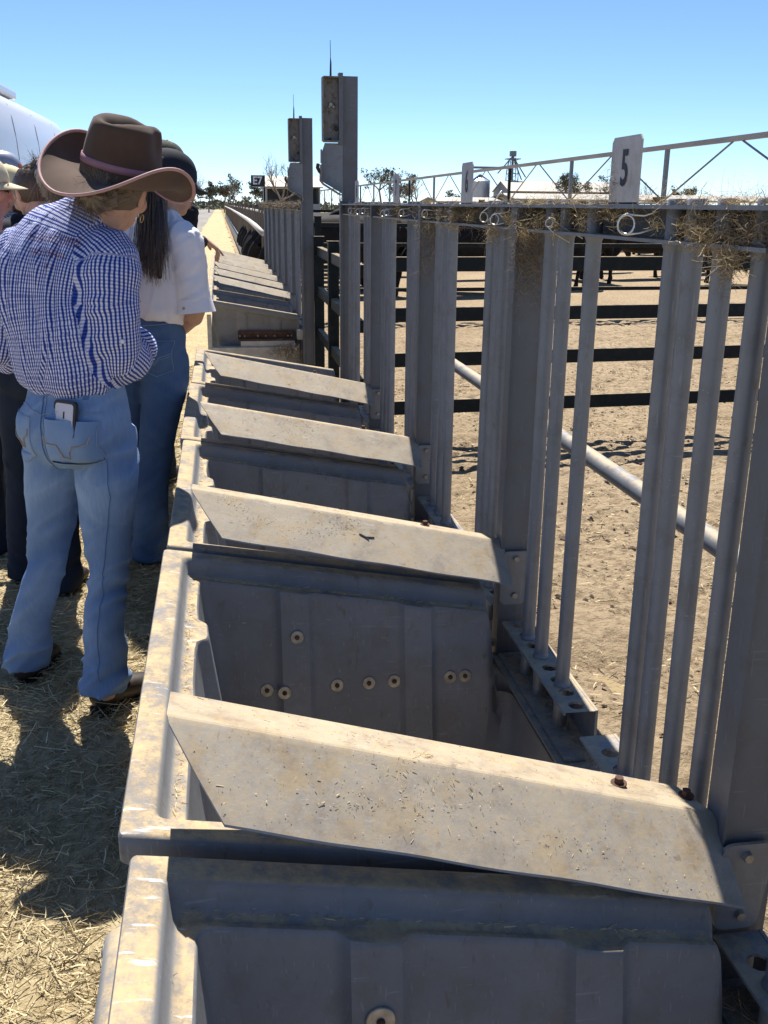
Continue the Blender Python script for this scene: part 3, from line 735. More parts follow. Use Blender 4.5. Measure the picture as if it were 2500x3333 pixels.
def add_hand(mb, w, d, pn, side, curl=(25, 30, 35, 40), s=1., point=False):
    """w wrist point, d hand direction, pn palm normal, side: direction of the thumb"""
    w = Vector(w); d = Vector(d).normalized(); pn = (Vector(pn)-d*Vector(pn).dot(d)).normalized(); th = d.cross(pn)
    if th.dot(Vector(side)) < 0: th = -th
    mb.tube([w-d*.02*s, w+d*.02*s, w+d*.055*s, w+d*.088*s], [(.026*s, .017*s), (.034*s, .015*s), (.040*s, .014*s), (.036*s, .011*s)], 12, True, th)
    lens = (.074, .082, .077, .060)
    for k, (L, cu) in enumerate(zip(lens, curl)):
        off = (1.5-k)*.0195*s; p = w+d*(.083-.006*abs(k-1.2))*s+th*off; a = R(cu); dd = d.copy(); pts = [p-d*.015*s]; q = p.copy(); rad = [.0092*s]
        pts.append(q.copy()); rad.append(.0092*s)
        for j, fr in enumerate((.45, .31, .24)):
            dd = (dd*math.cos(a)+pn*math.sin(a)).normalized() if j else (dd*math.cos(a*.7)+pn*math.sin(a*.7)).normalized()
            ax = None; q = q+dd*L*fr*s; pts.append(q.copy()); rad.append((.0088-.0011*j)*s)
            pnn = (pn-dd*pn.dot(dd)); pn_ = pnn
        mb.tube(pts, rad, 8)
    p = w+d*.022*s+th*.026*s; t1 = (d*.62+th*.70+pn*.30).normalized(); t2 = (d*.85+th*.25+pn*.45).normalized()
    mb.tube([p-t1*.02*s, p, p+t1*.036*s, p+t1*.036*s+t2*.030*s, p+t1*.036*s+t2*.045*s], [.013*s, .0135*s, .011*s, .0095*s, .006*s], 8)
def seg(P, a, b):
    """distance to the segment and parameter along it"""
    a = np.array(tuple(a)); b = np.array(tuple(b)); d = b-a; L = np.linalg.norm(d); tt = (P-a)@d/L**2
    q = np.clip(tt, 0, 1)[:, None]*d+a; return np.linalg.norm(P-q, axis=1), tt, L
def put_cloth(me, uv, extra=None):
    """uv: (n_vert,2) or callable giving per-corner; stored per corner"""
    a = me.attributes.new('cloth', 'FLOAT_VECTOR', 'CORNER')
    a.data.foreach_set('vector', np.column_stack([uv, np.zeros(len(uv))]).astype(np.float32).ravel())
    if extra is not None:
        w = me.attributes.new('wear', 'FLOAT', 'POINT'); w.data.foreach_set('value', np.asarray(extra, np.float32))
def corner_index(F): return np.array([i for f in F for i in f]), np.array([k for k, f in enumerate(F) for _ in f])

def make_jeans(fig, hip, yaw, waist, legs, mat, hw=.175, hd=.125, thigh=.094, knee=.066, hem=.085, crotch=None, fold=.006, vox=None, name='jeans', mid_bulge=.015, seed=1):
    """hip: centre at hip height; waist: centre at the waistband; legs: [(hipjoint, knee, ankle)] right then left"""
    f, r_ = yawv(yaw); hip, waist = Vector(hip), Vector(waist); mb = MB()
    top = waist+Vector((0, 0, .005)); low = hip+Vector((0, 0, -.10))
    pts = [low, hip+Vector((0, 0, -.06))-f*.010, hip-f*.012, hip.lerp(waist, .45)-f*.004, hip.lerp(waist, .85), top]
    mb.add(*loft(pts, [(hw*.80, hd*.80), (hw*.97, hd*1.02), (hw, hd*1.04), (hw*.93, hd*.96), (hw*.85, hd*.88), (hw*.84, hd*.86)], 28, True, r_, 3))
    for k, (hj, kn, an) in enumerate(legs):
        sd = 1 if k == 0 else -1; hj, kn, an = Vector(hj), Vector(kn), Vector(an)
        bt = hip-f*.045+r_*sd*.078+Vector((0, 0, -.02))
        mb.ell(bt, (.088, .085, .105))
        m1 = hj.lerp(kn, .45)
        mb.add(*loft([hj+Vector((0, 0, .05)), hj.lerp(kn, .15), m1, kn, kn.lerp(an, .4)-f*.012, kn.lerp(an, .75), an], [(thigh*.92, thigh), (thigh, thigh*1.06), (thigh*.88, thigh*.95), (knee, knee*1.05), (knee*.98, knee*1.06), (hem*.92, hem*1.0), (hem, hem*1.08)], 20, True, r_, 3))
    V, F, N = fuse(mb, vox or fig.vox, 3)
    # leg coordinates and folds
    uv = np.zeros((len(V), 2)); best = np.full(len(V), 9.); along = np.zeros(len(V))
    for k, (hj, kn, an) in enumerate(legs):
        for (a, b, o0) in ((hj, kn, 0.), (kn, an, 1.)):
            d, tt, L = seg(V, a, b); ok = d < best; best = np.where(ok, d, best)
            ax = (np.array(tuple(b))-np.array(tuple(a))); c = V-np.array(tuple(a)); ang_ = np.arctan2(c@np.array(tuple(r_)), -(c@np.array(tuple(f))))
            uv[ok, 0] = (ang_*.085+k*.7)[ok]; uv[ok, 1] = -V[ok, 2]; along = np.where(ok, o0+np.clip(tt, 0, 1), along)
    q = np.column_stack([V[:, 0]*6, V[:, 1]*6, V[:, 2]*17])
    q[:, 2] += (V-np.array(tuple(hip)))@np.array(tuple(r_))*14*np.sign(vn(V*3, 5))
    fo = vn(q, seed)+.5*vn(q*1.9, seed+3)
    fo = 1-2*np.abs(fo)**.8; fo = np.clip(fo, -.6, 1)
    wgt = .18+.55*np.exp(-((along-1.0)/.28)**2)+.95*sm(1.35, 1.85, along)+.35*np.exp(-((along-.12)/.12)**2)
    V = V+N*(fo*wgt*fold)[:, None]
    V = V+N*(vn(V*9, seed+9)*.003)[:, None]
    wear = np.clip(.12+.80*np.exp(-((along-.28)/.36)**2)*(.65+.45*vn(V*6, 4))+.30*np.exp(-((along-1.55)/.2)**2)*(.5+.5*vn(V*5, 8))+fo*.22, 0, 1)
    me = mesh_np(name, V, F, mat, True); ci, _ = corner_index(F); put_cloth(me, uv[ci], wear)
    o = place(name, me, fig.o); return o, V, F, N
def make_shirt(fig, rings, side, arms, mat, vox=None, fold=.008, yoke=None, seed=2, name='shirt', collar=None, back=None, gather=0.):
    """rings: [(centre, half width, half depth)] bottom to top; side: list of right vectors at each ring; arms: [(points, radii)]"""
    mb = MB(); n = len(rings)
    # the torso is lofted with a turning side vector
    P = np.array([tuple(c) for c, a, b in rings]); RR = np.array([(a, b) for c, a, b in rings]); S = np.array([tuple(x) for x in side])
    Q = cr(np.hstack([P, RR, S]), 4); P2, R2, S2 = Q[:, :3], Q[:, 3:5], Q[:, 5:]
    T = np.gradient(P2, axis=0); T /= np.linalg.norm(T, axis=1)[:, None]; Vv = []; Ff = []; nn = 30; m_ = len(P2)
    for k in range(m_):
        a = S2[k]-T[k]*(S2[k]@T[k]); a /= np.linalg.norm(a); b = np.cross(T[k], a)
        for i in range(nn):
            th = 2*math.pi*i/nn; cs, sn = math.cos(th), math.sin(th); e = .86
            Vv.append(P2[k]+a*R2[k][0]*math.copysign(abs(cs)**e, cs)+b*R2[k][1]*math.copysign(abs(sn)**e, sn))
    for k in range(m_-1):
        for i in range(nn): Ff.append((k*nn+i, k*nn+(i+1) % nn, (k+1)*nn+(i+1) % nn, (k+1)*nn+i))
    Ff.append(tuple(range(nn-1, -1, -1))); Ff.append(tuple(range((m_-1)*nn, m_*nn))); mb.add(Vv, Ff)
    for pts, rad in arms: mb.add(*loft(pts, rad, 18, True, None, 3))
    V, F, N = fuse(mb, vox or fig.vox, 3)
    axis0, axis1 = np.array(tuple(rings[0][0])), np.array(tuple(rings[-1][0]))
    up = (axis1-axis0); H = np.linalg.norm(up); up /= H
    sv = np.array(tuple(side[len(side)//2])); sv = sv-up*(sv@up); sv /= np.linalg.norm(sv); fv = np.cross(up, sv)
    # distance along the spine from a piecewise projection
    best = np.full(len(V), 9.); hh = np.zeros(len(V)); acc = 0.; cen = np.zeros((len(V), 3))
    for a, b in zip(P2[:-1], P2[1:]):
        d, tt, L = seg(V, a, b); ok = d < best; best = np.where(ok, d, best); hh = np.where(ok, acc+tt*L, hh); cen[ok] = (a+np.clip(tt, 0, 1)[:, None]*(b-a))[ok]; acc += L
    c = V-cen; ang_ = np.arctan2(c@sv, -(c@fv)); tors = np.column_stack([ang_*.155, hh])
    # arms
    armd = np.full(len(V), 9.); armuv = np.zeros((len(V), 2)); armt = np.zeros(len(V)); isarm = np.zeros(len(V), bool)
    for pts, rad in arms:
        acc = 0.; Pp = [Vector(p) for p in pts]; r0 = [x if isinstance(x, (int, float)) else max(x) for x in rad]
        for j, (a, b) in enumerate(zip(Pp[:-1], Pp[1:])):
            d, tt, L = seg(V, a, b); ok = d < armd; armd = np.where(ok, d, armd)
            ax = np.array(tuple(b-a))/L; ref = np.array([0, 0, 1.]) if abs(ax[2]) < .75 else np.array([0, 1., 0]); e1 = np.cross(ax, ref); e1 /= np.linalg.norm(e1); e2 = np.cross(ax, e1)
            cc = V-np.array(tuple(a)); th = np.arctan2(cc@e1, cc@e2)
            armuv[ok] = np.column_stack([th*.062, acc+tt*L])[ok]; armt = np.where(ok, acc+np.clip(tt, 0, 1)*L, armt)
            isarm |= (d < max(r0[j], r0[j+1])*1.28) & ((tt > (.10 if j == 0 else -1)))
            acc += L
    # folds
    rad_out = np.linalg.norm(c, axis=1)
    q = np.column_stack([tors[:, 0]*30, hh*5.5, rad_out*4]); q[:, 0] += vn(np.column_stack([tors[:, 0]*8, hh*7, hh*0]), 7)*1.6
    fo = vn(q, seed)*.7+.5*vn(q*1.8+5, seed+1)
    qa = np.column_stack([armuv[:, 0]*20+armuv[:, 1]*14, armuv[:, 1]*22, armuv[:, 0]*0+3]); fa = vn(qa, seed+5)*.8+.4*vn(qa*2, seed+6)
    low = np.exp(-((hh-.06)/.06)**2)
    amp = np.where(isarm, fa*fold*.85, fo*fold*(1+gather*np.exp(-((hh-H*.6)/(H*.3))**2))+vn(np.column_stack([tors*26, hh*0]), 12)*fold*.5*low)
    if yoke is not None: amp = np.where(~isarm & (hh > yoke), amp*.3, amp)
    V = V+N*amp[:, None]
    warp = vn(np.column_stack([tors[:, 0]*9, hh*9, hh*0+1]), 21)*.0045+fo*.002
    ci, fi = corner_index(F); fc = np.array([isarm[list(f)].mean() > .5 for f in F]); fh = np.array([hh[list(f)].mean() for f in F])
    uv = tors.copy(); uv[:, 0] += warp; uvc = uv[ci]
    if yoke is not None:
        ym = (fh > yoke)[fi]; uvc[ym] = np.column_stack([hh[ci], tors[ci, 0]])[ym]
    am = fc[fi]; uvc[am] = (armuv+np.column_stack([fa*.003, fa*0]))[ci][am]
    me = mesh_np(name, V, F, mat, True); put_cloth(me, uvc)
    return place(name, me, fig.o), V, F, N
def make_body(fig, pelvis, chest, neck, headc, M, arms, legs, mat, s=1., yaw=0., hands=True, curls=None, hd=.10):
    """one continuous skin mesh: torso, neck, head, arms with hands, legs"""
    mb = MB(); f, r_ = yawv(yaw); pelvis, chest, neck = Vector(pelvis), Vector(chest), Vector(neck)
    mb.add(*loft([pelvis+Vector((0, 0, -.08)), pelvis, pelvis.lerp(chest, .5), chest, chest.lerp(neck, .75), neck], [(.12, .08), (.13, .085), (.105, .075), (.125, .085), (.08, .05), (.05, .052)], 18, True, r_, 2))
    hc = Vector(headc); mb.add(*loft([neck-Vector((0, 0, .04)), neck, hc+M @ Vector((0, -.012, -.075)), hc+M @ Vector((0, -.005, -.03))], [(.058, .055), (.052, .052), (.050, .054), (.05, .05)], 16, True, r_, 2))
    add_head(mb, hc, M, s)
    for a in arms:
        sh, el, wr = (Vector(x) for x in a['p']); mb.add(*loft([chest.lerp(sh, .7), sh, sh.lerp(el, .5), el, el.lerp(wr, .35), wr], [.05, .047, .042, .036, .036, .024], 14, True, None, 2))
        if 'd' in a: add_hand(mb, wr, a['d'], a['n'], a['t'], a.get('curl', (30, 35, 40, 45)), a.get('s', .95))
    for hj, kn, an in legs:
        hj, kn, an = Vector(hj), Vector(kn), Vector(an); mb.add(*loft([hj, hj.lerp(kn, .5), kn, kn.lerp(an, .35), an, an+Vector((0, 0, -.02))], [.07, .062, .045, .046, .032, .03], 12, True, None, 2))
    V, F, N = fuse(mb, min(fig.vox*.62, .0055) if hands else fig.vox*.8, 2)
    o = place('body', mesh_np('body', V, F, mat, True), fig.o); return o
def boot(fig, ankle, d, mat, sole, name='boot', h=.16, L=.26):
    a = Vector(ankle); a.z = 0; d = Vector(d); d.z = 0; d.normalize(); s = Vector((d.y, -d.x, 0)); mb = MB(); z = Vector((0, 0, 1))
    mb.add(*loft([a-d*.055+z*.045, a-d*.03+z*.05, a+d*.05+z*.052, a+d*.12+z*.045, a+d*.17+z*.038, a+d*.195+z*.034], [(.02, .02), (.036, .034), (.042, .040), (.046, .033), (.040, .022), (.012, .010)], 16, True, s, 3))
    mb.add(*loft([a-d*.01+z*.04, a-d*.012+z*.10, a-d*.015+z*h], [(.036, .048), (.040, .046), (.050, .055)], 16, True, s, 2))
    V, F, N = fuse(mb, .007, 2); b = place(name, mesh_np(name, V, F, mat, True), fig.o)
    m = MB(); pl = [(-.062, 0), (-.05, .030), (-.02, .036), (.05, .040), (.12, .046), (.17, .040), (.20, .015), (.20, -.015), (.17, -.040), (.12, -.046), (.05, -.040), (-.02, -.036), (-.05, -.030)]
    W = [a+d*x+s*y for x, y in pl]; n = len(W); m.add([w+z*.002 for w in W]+[w+z*.020 for w in W], [tuple(range(n-1, -1, -1)), tuple(range(n, 2*n))]+[(i, (i+1) % n, n+(i+1) % n, n+i) for i in range(n)])
    m.build('sole', sole, b); return b
def hair_cap(fig, c, M, mat, s=1., r_=(.083, .104, .098), off=(0, -.018, .030), cut=None, name='hair', parent=None, tint=.5):
    """hair shell on the skull; cut(local point)->keep"""
    mb = MB(); c = Vector(c); V = []; nu, nv = 44, 26; F = []
    for j in range(nv+1):
        ph = math.pi*j/nv
        for i in range(nu):
            th = 2*math.pi*i/nu; p = np.array([r_[0]*math.sin(ph)*math.cos(th)+off[0], r_[1]*math.sin(ph)*math.sin(th)+off[1], r_[2]*math.cos(ph)+off[2]]); V.append(p)
    V = np.array(V); F = [(j*nu+i, (j+1)*nu+i, (j+1)*nu+(i+1) % nu, j*nu+(i+1) % nu) for j in range(nv) for i in range(nu)]
    F = [f for f in F if cut is None or cut(V[list(f)].mean(0))]
    V = V*(1+.018*vn(V*np.array([90, 40, 30]), 3))[:, None]
    W = [c+M @ (Vector(v)*s) for v in V]; me = mesh_np(name, W, F, mat, True)
    a = me.attributes.new('tint', 'FLOAT', 'FACE'); a.data.foreach_set('value', np.full(len(F), tint, np.float32))
    return place(name, me, parent or fig.o)
# ------------------------------------------------------------------ hats and caps
def western_hat(c, fwd, up, label):
    M = basis(fwd, up); c = Vector(c); o = thing('cowboy_hat', label, 'hat', c)
    a, b, H = .100, .116, .150; nu = 72; V = []; F = []
    def put(p): V.append(tuple(c+M @ Vector(p)))
    ns, ntp = 14, 12
    for k in range(ns+ntp):
        for i in range(nu):
            th = 2*math.pi*i/nu; sx, cy = math.sin(th), math.cos(th)
            if k < ns:
                s = k/(ns-1); rf = 1.0+.03*math.exp(-s*14)-.10*s**1.6-.05*s**6; z = H*.93*s
                x, y = a*sx*rf, b*cy*rf
            else:
                q = (k-ns+1)/ntp; rf = .85*(1-q); x, y = a*sx*rf, b*cy*rf; z = H*.93+H*.10*math.sin(min(1, q*3.2)*math.pi/2)
            # cattleman crease: long centre dent, deeper at the back, and two side dents
            if k >= ns-3:
                w = 0 if k < ns else min(1, (k-ns+1)/3)
                z -= .045*math.exp(-(x/.026)**2)*sm(-.105, -.05, y)*w*(1-.4*sm(.0, .09, y))
            for sd in (-1, 1):
                d = math.exp(-((x-sd*.088)/.030)**2-((y-.045)/.045)**2)*sm(.045, .11, z); x -= sd*.018*d
            put((x, y, z))
    for k in range(ns+ntp-1):
        for i in range(nu): F.append((k*nu+i, k*nu+(i+1) % nu, (k+1)*nu+(i+1) % nu, (k+1)*nu+i))
    m = MB(); m.add(V, F); crown = m.build('crown', M_HAT, o, True)
    # brim, two skins
    def edge(th, t):
        sx, cy = math.sin(th), math.cos(th)
        ro = 1/math.sqrt((sx/.196)**2+(cy/.228)**2); ri = 1/math.sqrt((sx/(a*1.02))**2+(cy/(b*1.02))**2)
        ze = .078*abs(sx)**1.7-.042*abs(cy)**2.0-.018*max(0, cy)**3
        r_ = ri+(ro-ri)*t; sh = 1-.13*abs(sx)**2*t**2
        return r_*sx*sh, r_*cy, ze*t**1.9
    V = []; F = []; nt = 14
    for side in (0, 1):
        for k in range(nt+1):
            for i in range(nu):
                x, y, z = edge(2*math.pi*i/nu, k/nt); V.append(tuple(c+M @ Vector((x, y, z-side*.0035))))
    w = nu*(nt+1)
    for k in range(nt):
        for i in range(nu):
            p = (k*nu+i, k*nu+(i+1) % nu, (k+1)*nu+(i+1) % nu, (k+1)*nu+i); F.append(p); F.append(tuple(w+q for q in reversed(p)))
    m = MB(); m.add(V, F); brim = m.build('brim', M_HAT, o, True)
    P = [c+M @ Vector(edge(2*math.pi*i/nu, 1.0)) for i in range(nu)]; P.append(P[0]); P.append(P[1])
    m = MB(); V, F = loft([p-M @ Vector((0, 0, .002)) for p in P], [(.0052, .0042)]*len(P), 8, False); m.add(V, F); m.build('edge_binding', M_TRIM, brim, True)
    V = []; F = []
    for k, (z, g) in enumerate(((.028, .001), (.0285, .0034), (.0465, .0034), (.047, .001))):
        for i in range(nu):
            th = 2*math.pi*i/nu; s = z/(H*.93); rf = 1.0+.03*math.exp(-s*14)-.10*s**1.6; x, y = a*math.sin(th)*rf, b*math.cos(th)*rf; n = math.hypot(x, y)
            V.append(tuple(c+M @ Vector((x*(1+g/n), y*(1+g/n), z))))
    for k in range(3):
        for i in range(nu): F.append((k*nu+i, k*nu+(i+1) % nu, (k+1)*nu+(i+1) % nu, (k+1)*nu+i))
    m = MB(); m.add(V, F); m.build('hat_band', M_BAND, o, True)
    return o
def ball_cap(headc, M, s, label, mat, brim_mat, tilt=8, strap=None, patch=None, size=1.):
    hc = Vector(headc); o = thing('baseball_cap', label, 'cap', hc); T = M @ Matrix.Rotation(R(-tilt), 3, 'X')
    def W(p): return hc+T @ (Vector(p)*s)
    nu, nv = 40, 14; V = []; F = []; rx, ry, rz = .086*size, .107*size, .096*size; o0 = (0, -.010, .028)
    for side in (0, 1):
        for j in range(nv+1):
            ph = j/nv*math.pi/2
            for i in range(nu):
                th = 2*math.pi*i/nu; g = -.003*side; k = 1-.03*(math.cos(th*3)**8)*math.sin(ph)
                V.append(W(((rx+g)*math.sin(ph)**.8*math.cos(th)*k+o0[0], (ry+g)*math.sin(ph)**.8*math.sin(th)*k+o0[1], (rz+g)*math.cos(ph)+o0[2]-.006*(math.sin(ph)**8)*(1-math.sin(th)))))
    w = nu*(nv+1)
    for j in range(nv):
        for i in range(nu):
            p = (j*nu+i, (j+1)*nu+i, (j+1)*nu+(i+1) % nu, j*nu+(i+1) % nu); F.append(p); F.append(tuple(w+q for q in reversed(p)))
    for i in range(nu): a = nv*nu+i; b = nv*nu+(i+1) % nu; F.append((a, w+a, w+b, b))
    m = MB(); m.add(V, F); dome = m.build('crown', mat, o, True)
    m = MB(); m.ell(W((0, o0[1], rz+o0[2])), (.007*s, .007*s, .005*s), T, 8, 6); m.build('button', mat, dome, True)
    V = []; F = []; nx, ny = 16, 8
    for side in (0, 1):
        for j in range(ny+1):
            for i in range(nx+1):
                u = -1+2*i/nx; a = u*1.12; inner = (rx*.98*math.sin(a), ry*.98*math.cos(a)); L = .072*max(0, math.cos(u*math.pi/2))**.6
                t_ = j/ny; V.append(W((inner[0]*(1+.02*t_)+o0[0], inner[1]+L*t_+o0[1], o0[2]+.004-.020*u*u-.014*t_-side*.003)))
    w = (nx+1)*(ny+1)
    for j in range(ny):
        for i in range(nx):
            p = (j*(nx+1)+i, j*(nx+1)+i+1, (j+1)*(nx+1)+i+1, (j+1)*(nx+1)+i); F.append(p); F.append(tuple(w+q for q in reversed(p)))
    for i in range(nx): a = ny*(nx+1)+i; F.append((a, a+1, w+a+1, w+a))
    m = MB(); m.add(V, F); m.build('brim', brim_mat, o, True)
    if strap:
        V = []; F = []
        for k, z in enumerate((.002, .016)):
            for i in range(17): a = -math.pi/2-.9+1.8*i/16; V.append(W((rx*1.012*math.cos(a)+o0[0], ry*1.012*math.sin(a)+o0[1], o0[2]+z)))
        F = [(i, i+1, 18+i, 17+i) for i in range(16)]; m = MB(); m.add(V, F); m.build('strap', strap, o, True)
    if patch:
        for name, pm, a0, a1, z0, z1 in patch:
            V = []; F = []; n1, n2 = 8, 5
            for j in range(n2+1):
                z = z0+(z1-z0)*j/n2; ph = math.acos(min(1, z/rz)); k = math.sin(ph)**.8*1.014
                for i in range(n1+1): a = R(a0+(a1-a0)*i/n1); V.append(W((rx*k*math.sin(a), ry*k*math.cos(a)+o0[1], z+o0[2])))
            F = [(j*(n1+1)+i, j*(n1+1)+i+1, (j+1)*(n1+1)+i+1, (j+1)*(n1+1)+i) for j in range(n2) for i in range(n1)]
            m = MB(); m.add(V, F); m.build(name, pm, dome, True)
    return o
# ------------------------------------------------------------------ draping small things on cloth
class Drape:
    def __init__(s, V, F, o, u, v):
        s.t = BVHTree.FromPolygons([Vector(p) for p in V], [tuple(f) for f in F]); s.o = Vector(o); s.u = Vector(u).normalized(); s.v = (Vector(v)-s.u*Vector(v).dot(s.u)).normalized(); s.d = s.v.cross(s.u)
        # d points away from the viewer side
    def p(s, x, y, off=.002):
        q = s.o+s.u*x+s.v*y; h = s.t.ray_cast(q-s.d*.4, s.d)
        if h[0] is None:
            h = s.t.find_nearest(q)
        n = h[1]; n = n if n.dot(s.d) < 0 else -n
        return h[0]+n*off
    def ribbon(s, pts, w, off=.0022, step=.006):
        P = []
        for a, b in zip(pts[:-1], pts[1:]):
            L = math.hypot(b[0]-a[0], b[1]-a[1]); n = max(1, int(L/step))
            for k in range(n): P.append((a[0]+(b[0]-a[0])*k/n, a[1]+(b[1]-a[1])*k/n))
        P.append(pts[-1]); Q = [s.p(x, y, off) for x, y in P]; return loft(Q, [(w/2, w/3)]*len(Q), 6, True)
    def patch(s, quad, n=10, off=.003, bulge=None):
        """bilinear patch from four corners (tl,tr,br,bl), edges turned down into the cloth"""
        V = []; F = []
        for j in range(n+1):
            for i in range(n+1):
                a, b = i/n, j/n; tl, tr, br, bl = quad
                x = (tl[0]*(1-a)+tr[0]*a)*(1-b)+(bl[0]*(1-a)+br[0]*a)*b; y = (tl[1]*(1-a)+tr[1]*a)*(1-b)+(bl[1]*(1-a)+br[1]*a)*b
                V.append(s.p(x, y, off+(bulge(x, y) if bulge else 0) if 0 < i < n and (0 < j < n or (bulge and j == 0)) else .0002))
        F = [(j*(n+1)+i, j*(n+1)+i+1, (j+1)*(n+1)+i+1, (j+1)*(n+1)+i) for j in range(n) for i in range(n)]
        return V, F
M_STITCH = cloth('tan_thread', (.42, .30, .20), .1); M_STITCH2 = cloth('pale_thread', (.34, .40, .48), .1); M_MAROON = cloth('maroon_thread', (.16, .02, .03), .1); M_SEAM = cloth('dark_seam', (.085, .15, .29), .1)

# ------------------------------------------------------------------ woman in gingham shirt and cowboy hat
fig = Fig('person', 'woman in blue gingham shirt, light jeans and brown cowboy hat beside the troughs', (-.47, 2.93, 0), 'people standing along the troughs', vox=.0065)
f30, r30 = yawv(40); f48, r48 = yawv(38)
hip = Vector((-.425, 2.92, .895)); waist = Vector((-.428, 2.93, 1.03))
legs = [((-.350, 2.880, .83), (-.368, 2.835, .44), (-.398, 2.805, .078)), ((-.498, 2.962, .83), (-.560, 2.985, .46), (-.678, 3.035, .075))]
hatc = Vector((-.268, 2.95, 1.566)); hat_up = Vector((.34, -.05, .93)); Mh = basis(f48, hat_up)
hat_M = Mh; headc = hatc-Mh @ Vector((0, 0, .034)); Mh = basis(yawv(16)[0]+Vector((0, 0, -.12)), Vector((.22, -.10, 1)))
neck = Vector((-.345, 2.985, 1.450))
fv, rv = yawv(28)
armR = [(-.330, 2.895, 1.375), (-.297, 2.862, 1.350), (-.306, 2.835, 1.24), (-.300, 2.836, 1.105), (-.280, 2.885, 1.075), (-.262, 2.940, 1.095)]
armL = [(-.53, 3.03, 1.375), (-.572, 3.055, 1.35), (-.625, 3.05, 1.23), (-.650, 3.04, 1.10), (-.60, 3.12, 1.07)]
body = make_body(fig, (-.425, 2.92, .92), (-.42, 2.96, 1.30), neck, headc, Mh, [
    dict(p=[(-.297, 2.865, 1.35), (-.298, 2.84, 1.095), (-.30, 3.08, 1.10)], d=(-.5, .8, .1), n=(-.5, -.4, -.6), t=(.2, .2, 1)),
    dict(p=[(-.57, 3.05, 1.35), (-.645, 3.04, 1.10), (-.45, 3.18, 1.10)], d=(.8, .4, .2), n=(.2, -.3, -.8), t=(0, .2, 1))], legs, M_SKIN, 1., 28)
face_bits(fig, body, headc, Mh)
jn, JV, JF, JN = make_jeans(fig, hip, 40, waist, legs, M_JEAN_L, hw=.172, hd=.126, thigh=.090, knee=.058, hem=.068, fold=.010, seed=4)
rings = [(Vector((-.425, 2.93, 1.000)), .140, .108), (Vector((-.428, 2.925, 1.022)), .166, .132), (Vector((-.433, 2.922, 1.06)), .178, .136), (Vector((-.442, 2.925, 1.14)), .178, .132), (Vector((-.445, 2.94, 1.23)), .184, .130),
         (Vector((-.428, 2.955, 1.32)), .192, .130), (Vector((-.398, 2.968, 1.400)), .168, .100), (Vector((-.372, 2.976, 1.445)), .116, .078), (Vector((-.350, 2.985, 1.486)), .066, .062)]
sv_ = [r30, r30, r30, r30, rv, rv, rv, rv, rv]
sh, SV, SF, SN = make_shirt(fig, rings, sv_, [(armR, [.060, .078, .082, .076, .070, .064]), (armL, [.06, .075, .078, .072, .066])], M_GING, vox=.0055, fold=.0075, yoke=.405, seed=6, gather=.8)
# rolled cuff, collar and button
m = MB(); m.add(*loft([Vector((-.264, 2.925, 1.092)), Vector((-.254, 2.958, 1.104))], [.068, .064], 18, True)); cf = m.build('rolled_cuff', M_GING, sh, True); put_cloth(cf.data, np.array([[cf.data.vertices[l.vertex_index].co.z, cf.data.vertices[l.vertex_index].co.y] for l in cf.data.loops]))
V, F = loft([Vector((-.352, 2.988, 1.468)), Vector((-.345, 2.990, 1.500)), Vector((-.348, 2.990, 1.504)), Vector((-.354, 2.988, 1.464))], [(.066, .062), (.062, .058), (.066, .063), (.075, .072)], 28, False, rv); m = MB(); m.add(V, F); cl = m.build('collar', M_GING, sh, True)
put_cloth(cl.data, np.array([[cl.data.vertices[l.vertex_index].co.z, cl.data.vertices[l.vertex_index].co.x] for l in cl.data.loops]))
dr = Drape(SV, SF, (-.45, 2.75, 1.37), rv*1., (0, 0, 1))
q = dr.p(.28, -.235, .001); m = MB(); m.tube([q, q-Vector((0, .004, 0))], [.0062, .0055], 12); m.build('button', M_WHITE, sh)
# maroon embroidery on the back yoke
tx = [('HEARTCOMBE', .0, .030, .031), ('PASTORAL', -.008, -.004, .029), ('—XI—', -.004, -.036, .022)]
mm = MB()
for s_, ox, oy, sz in tx:
    V, F = text_mesh(s_, sz, -.0006, .78)
    mm.add([dr.p(ox-.045+v[0]*.98, oy+v[1]-.10*v[0], .0014) for v in V], F)
mm.build('embroidery', M_MAROON, sh)
# seams, pockets and belt loops on the jeans
dj = Drape(JV, JF, hip-f30*.3, r30, (0, 0, 1))
m = MB(); m.add(*dj.ribbon([(-.15, .098), (-.08, .090), (0, .088), (.08, .092), (.15, .102)], .0030)); m.add(*dj.ribbon([(-.15, .106), (0, .096), (.15, .110)], .0018)); m.build('waistband_seam', M_STITCH2, jn)
m = MB(); m.add(*dj.ribbon([(0, .09), (.004, .0), (.002, -.09), (.0, -.13)], .0028)); m.add(*dj.ribbon([(0.012, .09), (.016, .0), (.012, -.09)], .0014)); m.build('seat_seam', M_SEAM, jn)
m = MB(); m.add(*dj.ribbon([(-.155, .045), (-.08, .056), (0, .036), (.08, .056), (.155, .045)], .0022)); m.build('yoke_seam', M_STITCH2, jn)
for x in (-.004, .118):
    m = MB(); m.add(*dj.patch([(x-.006, .135), (x+.006, .135), (x+.006, .082), (x-.006, .082)], 6, .0045)); m.build('belt_loop', M_JEAN_L, jn, True); 
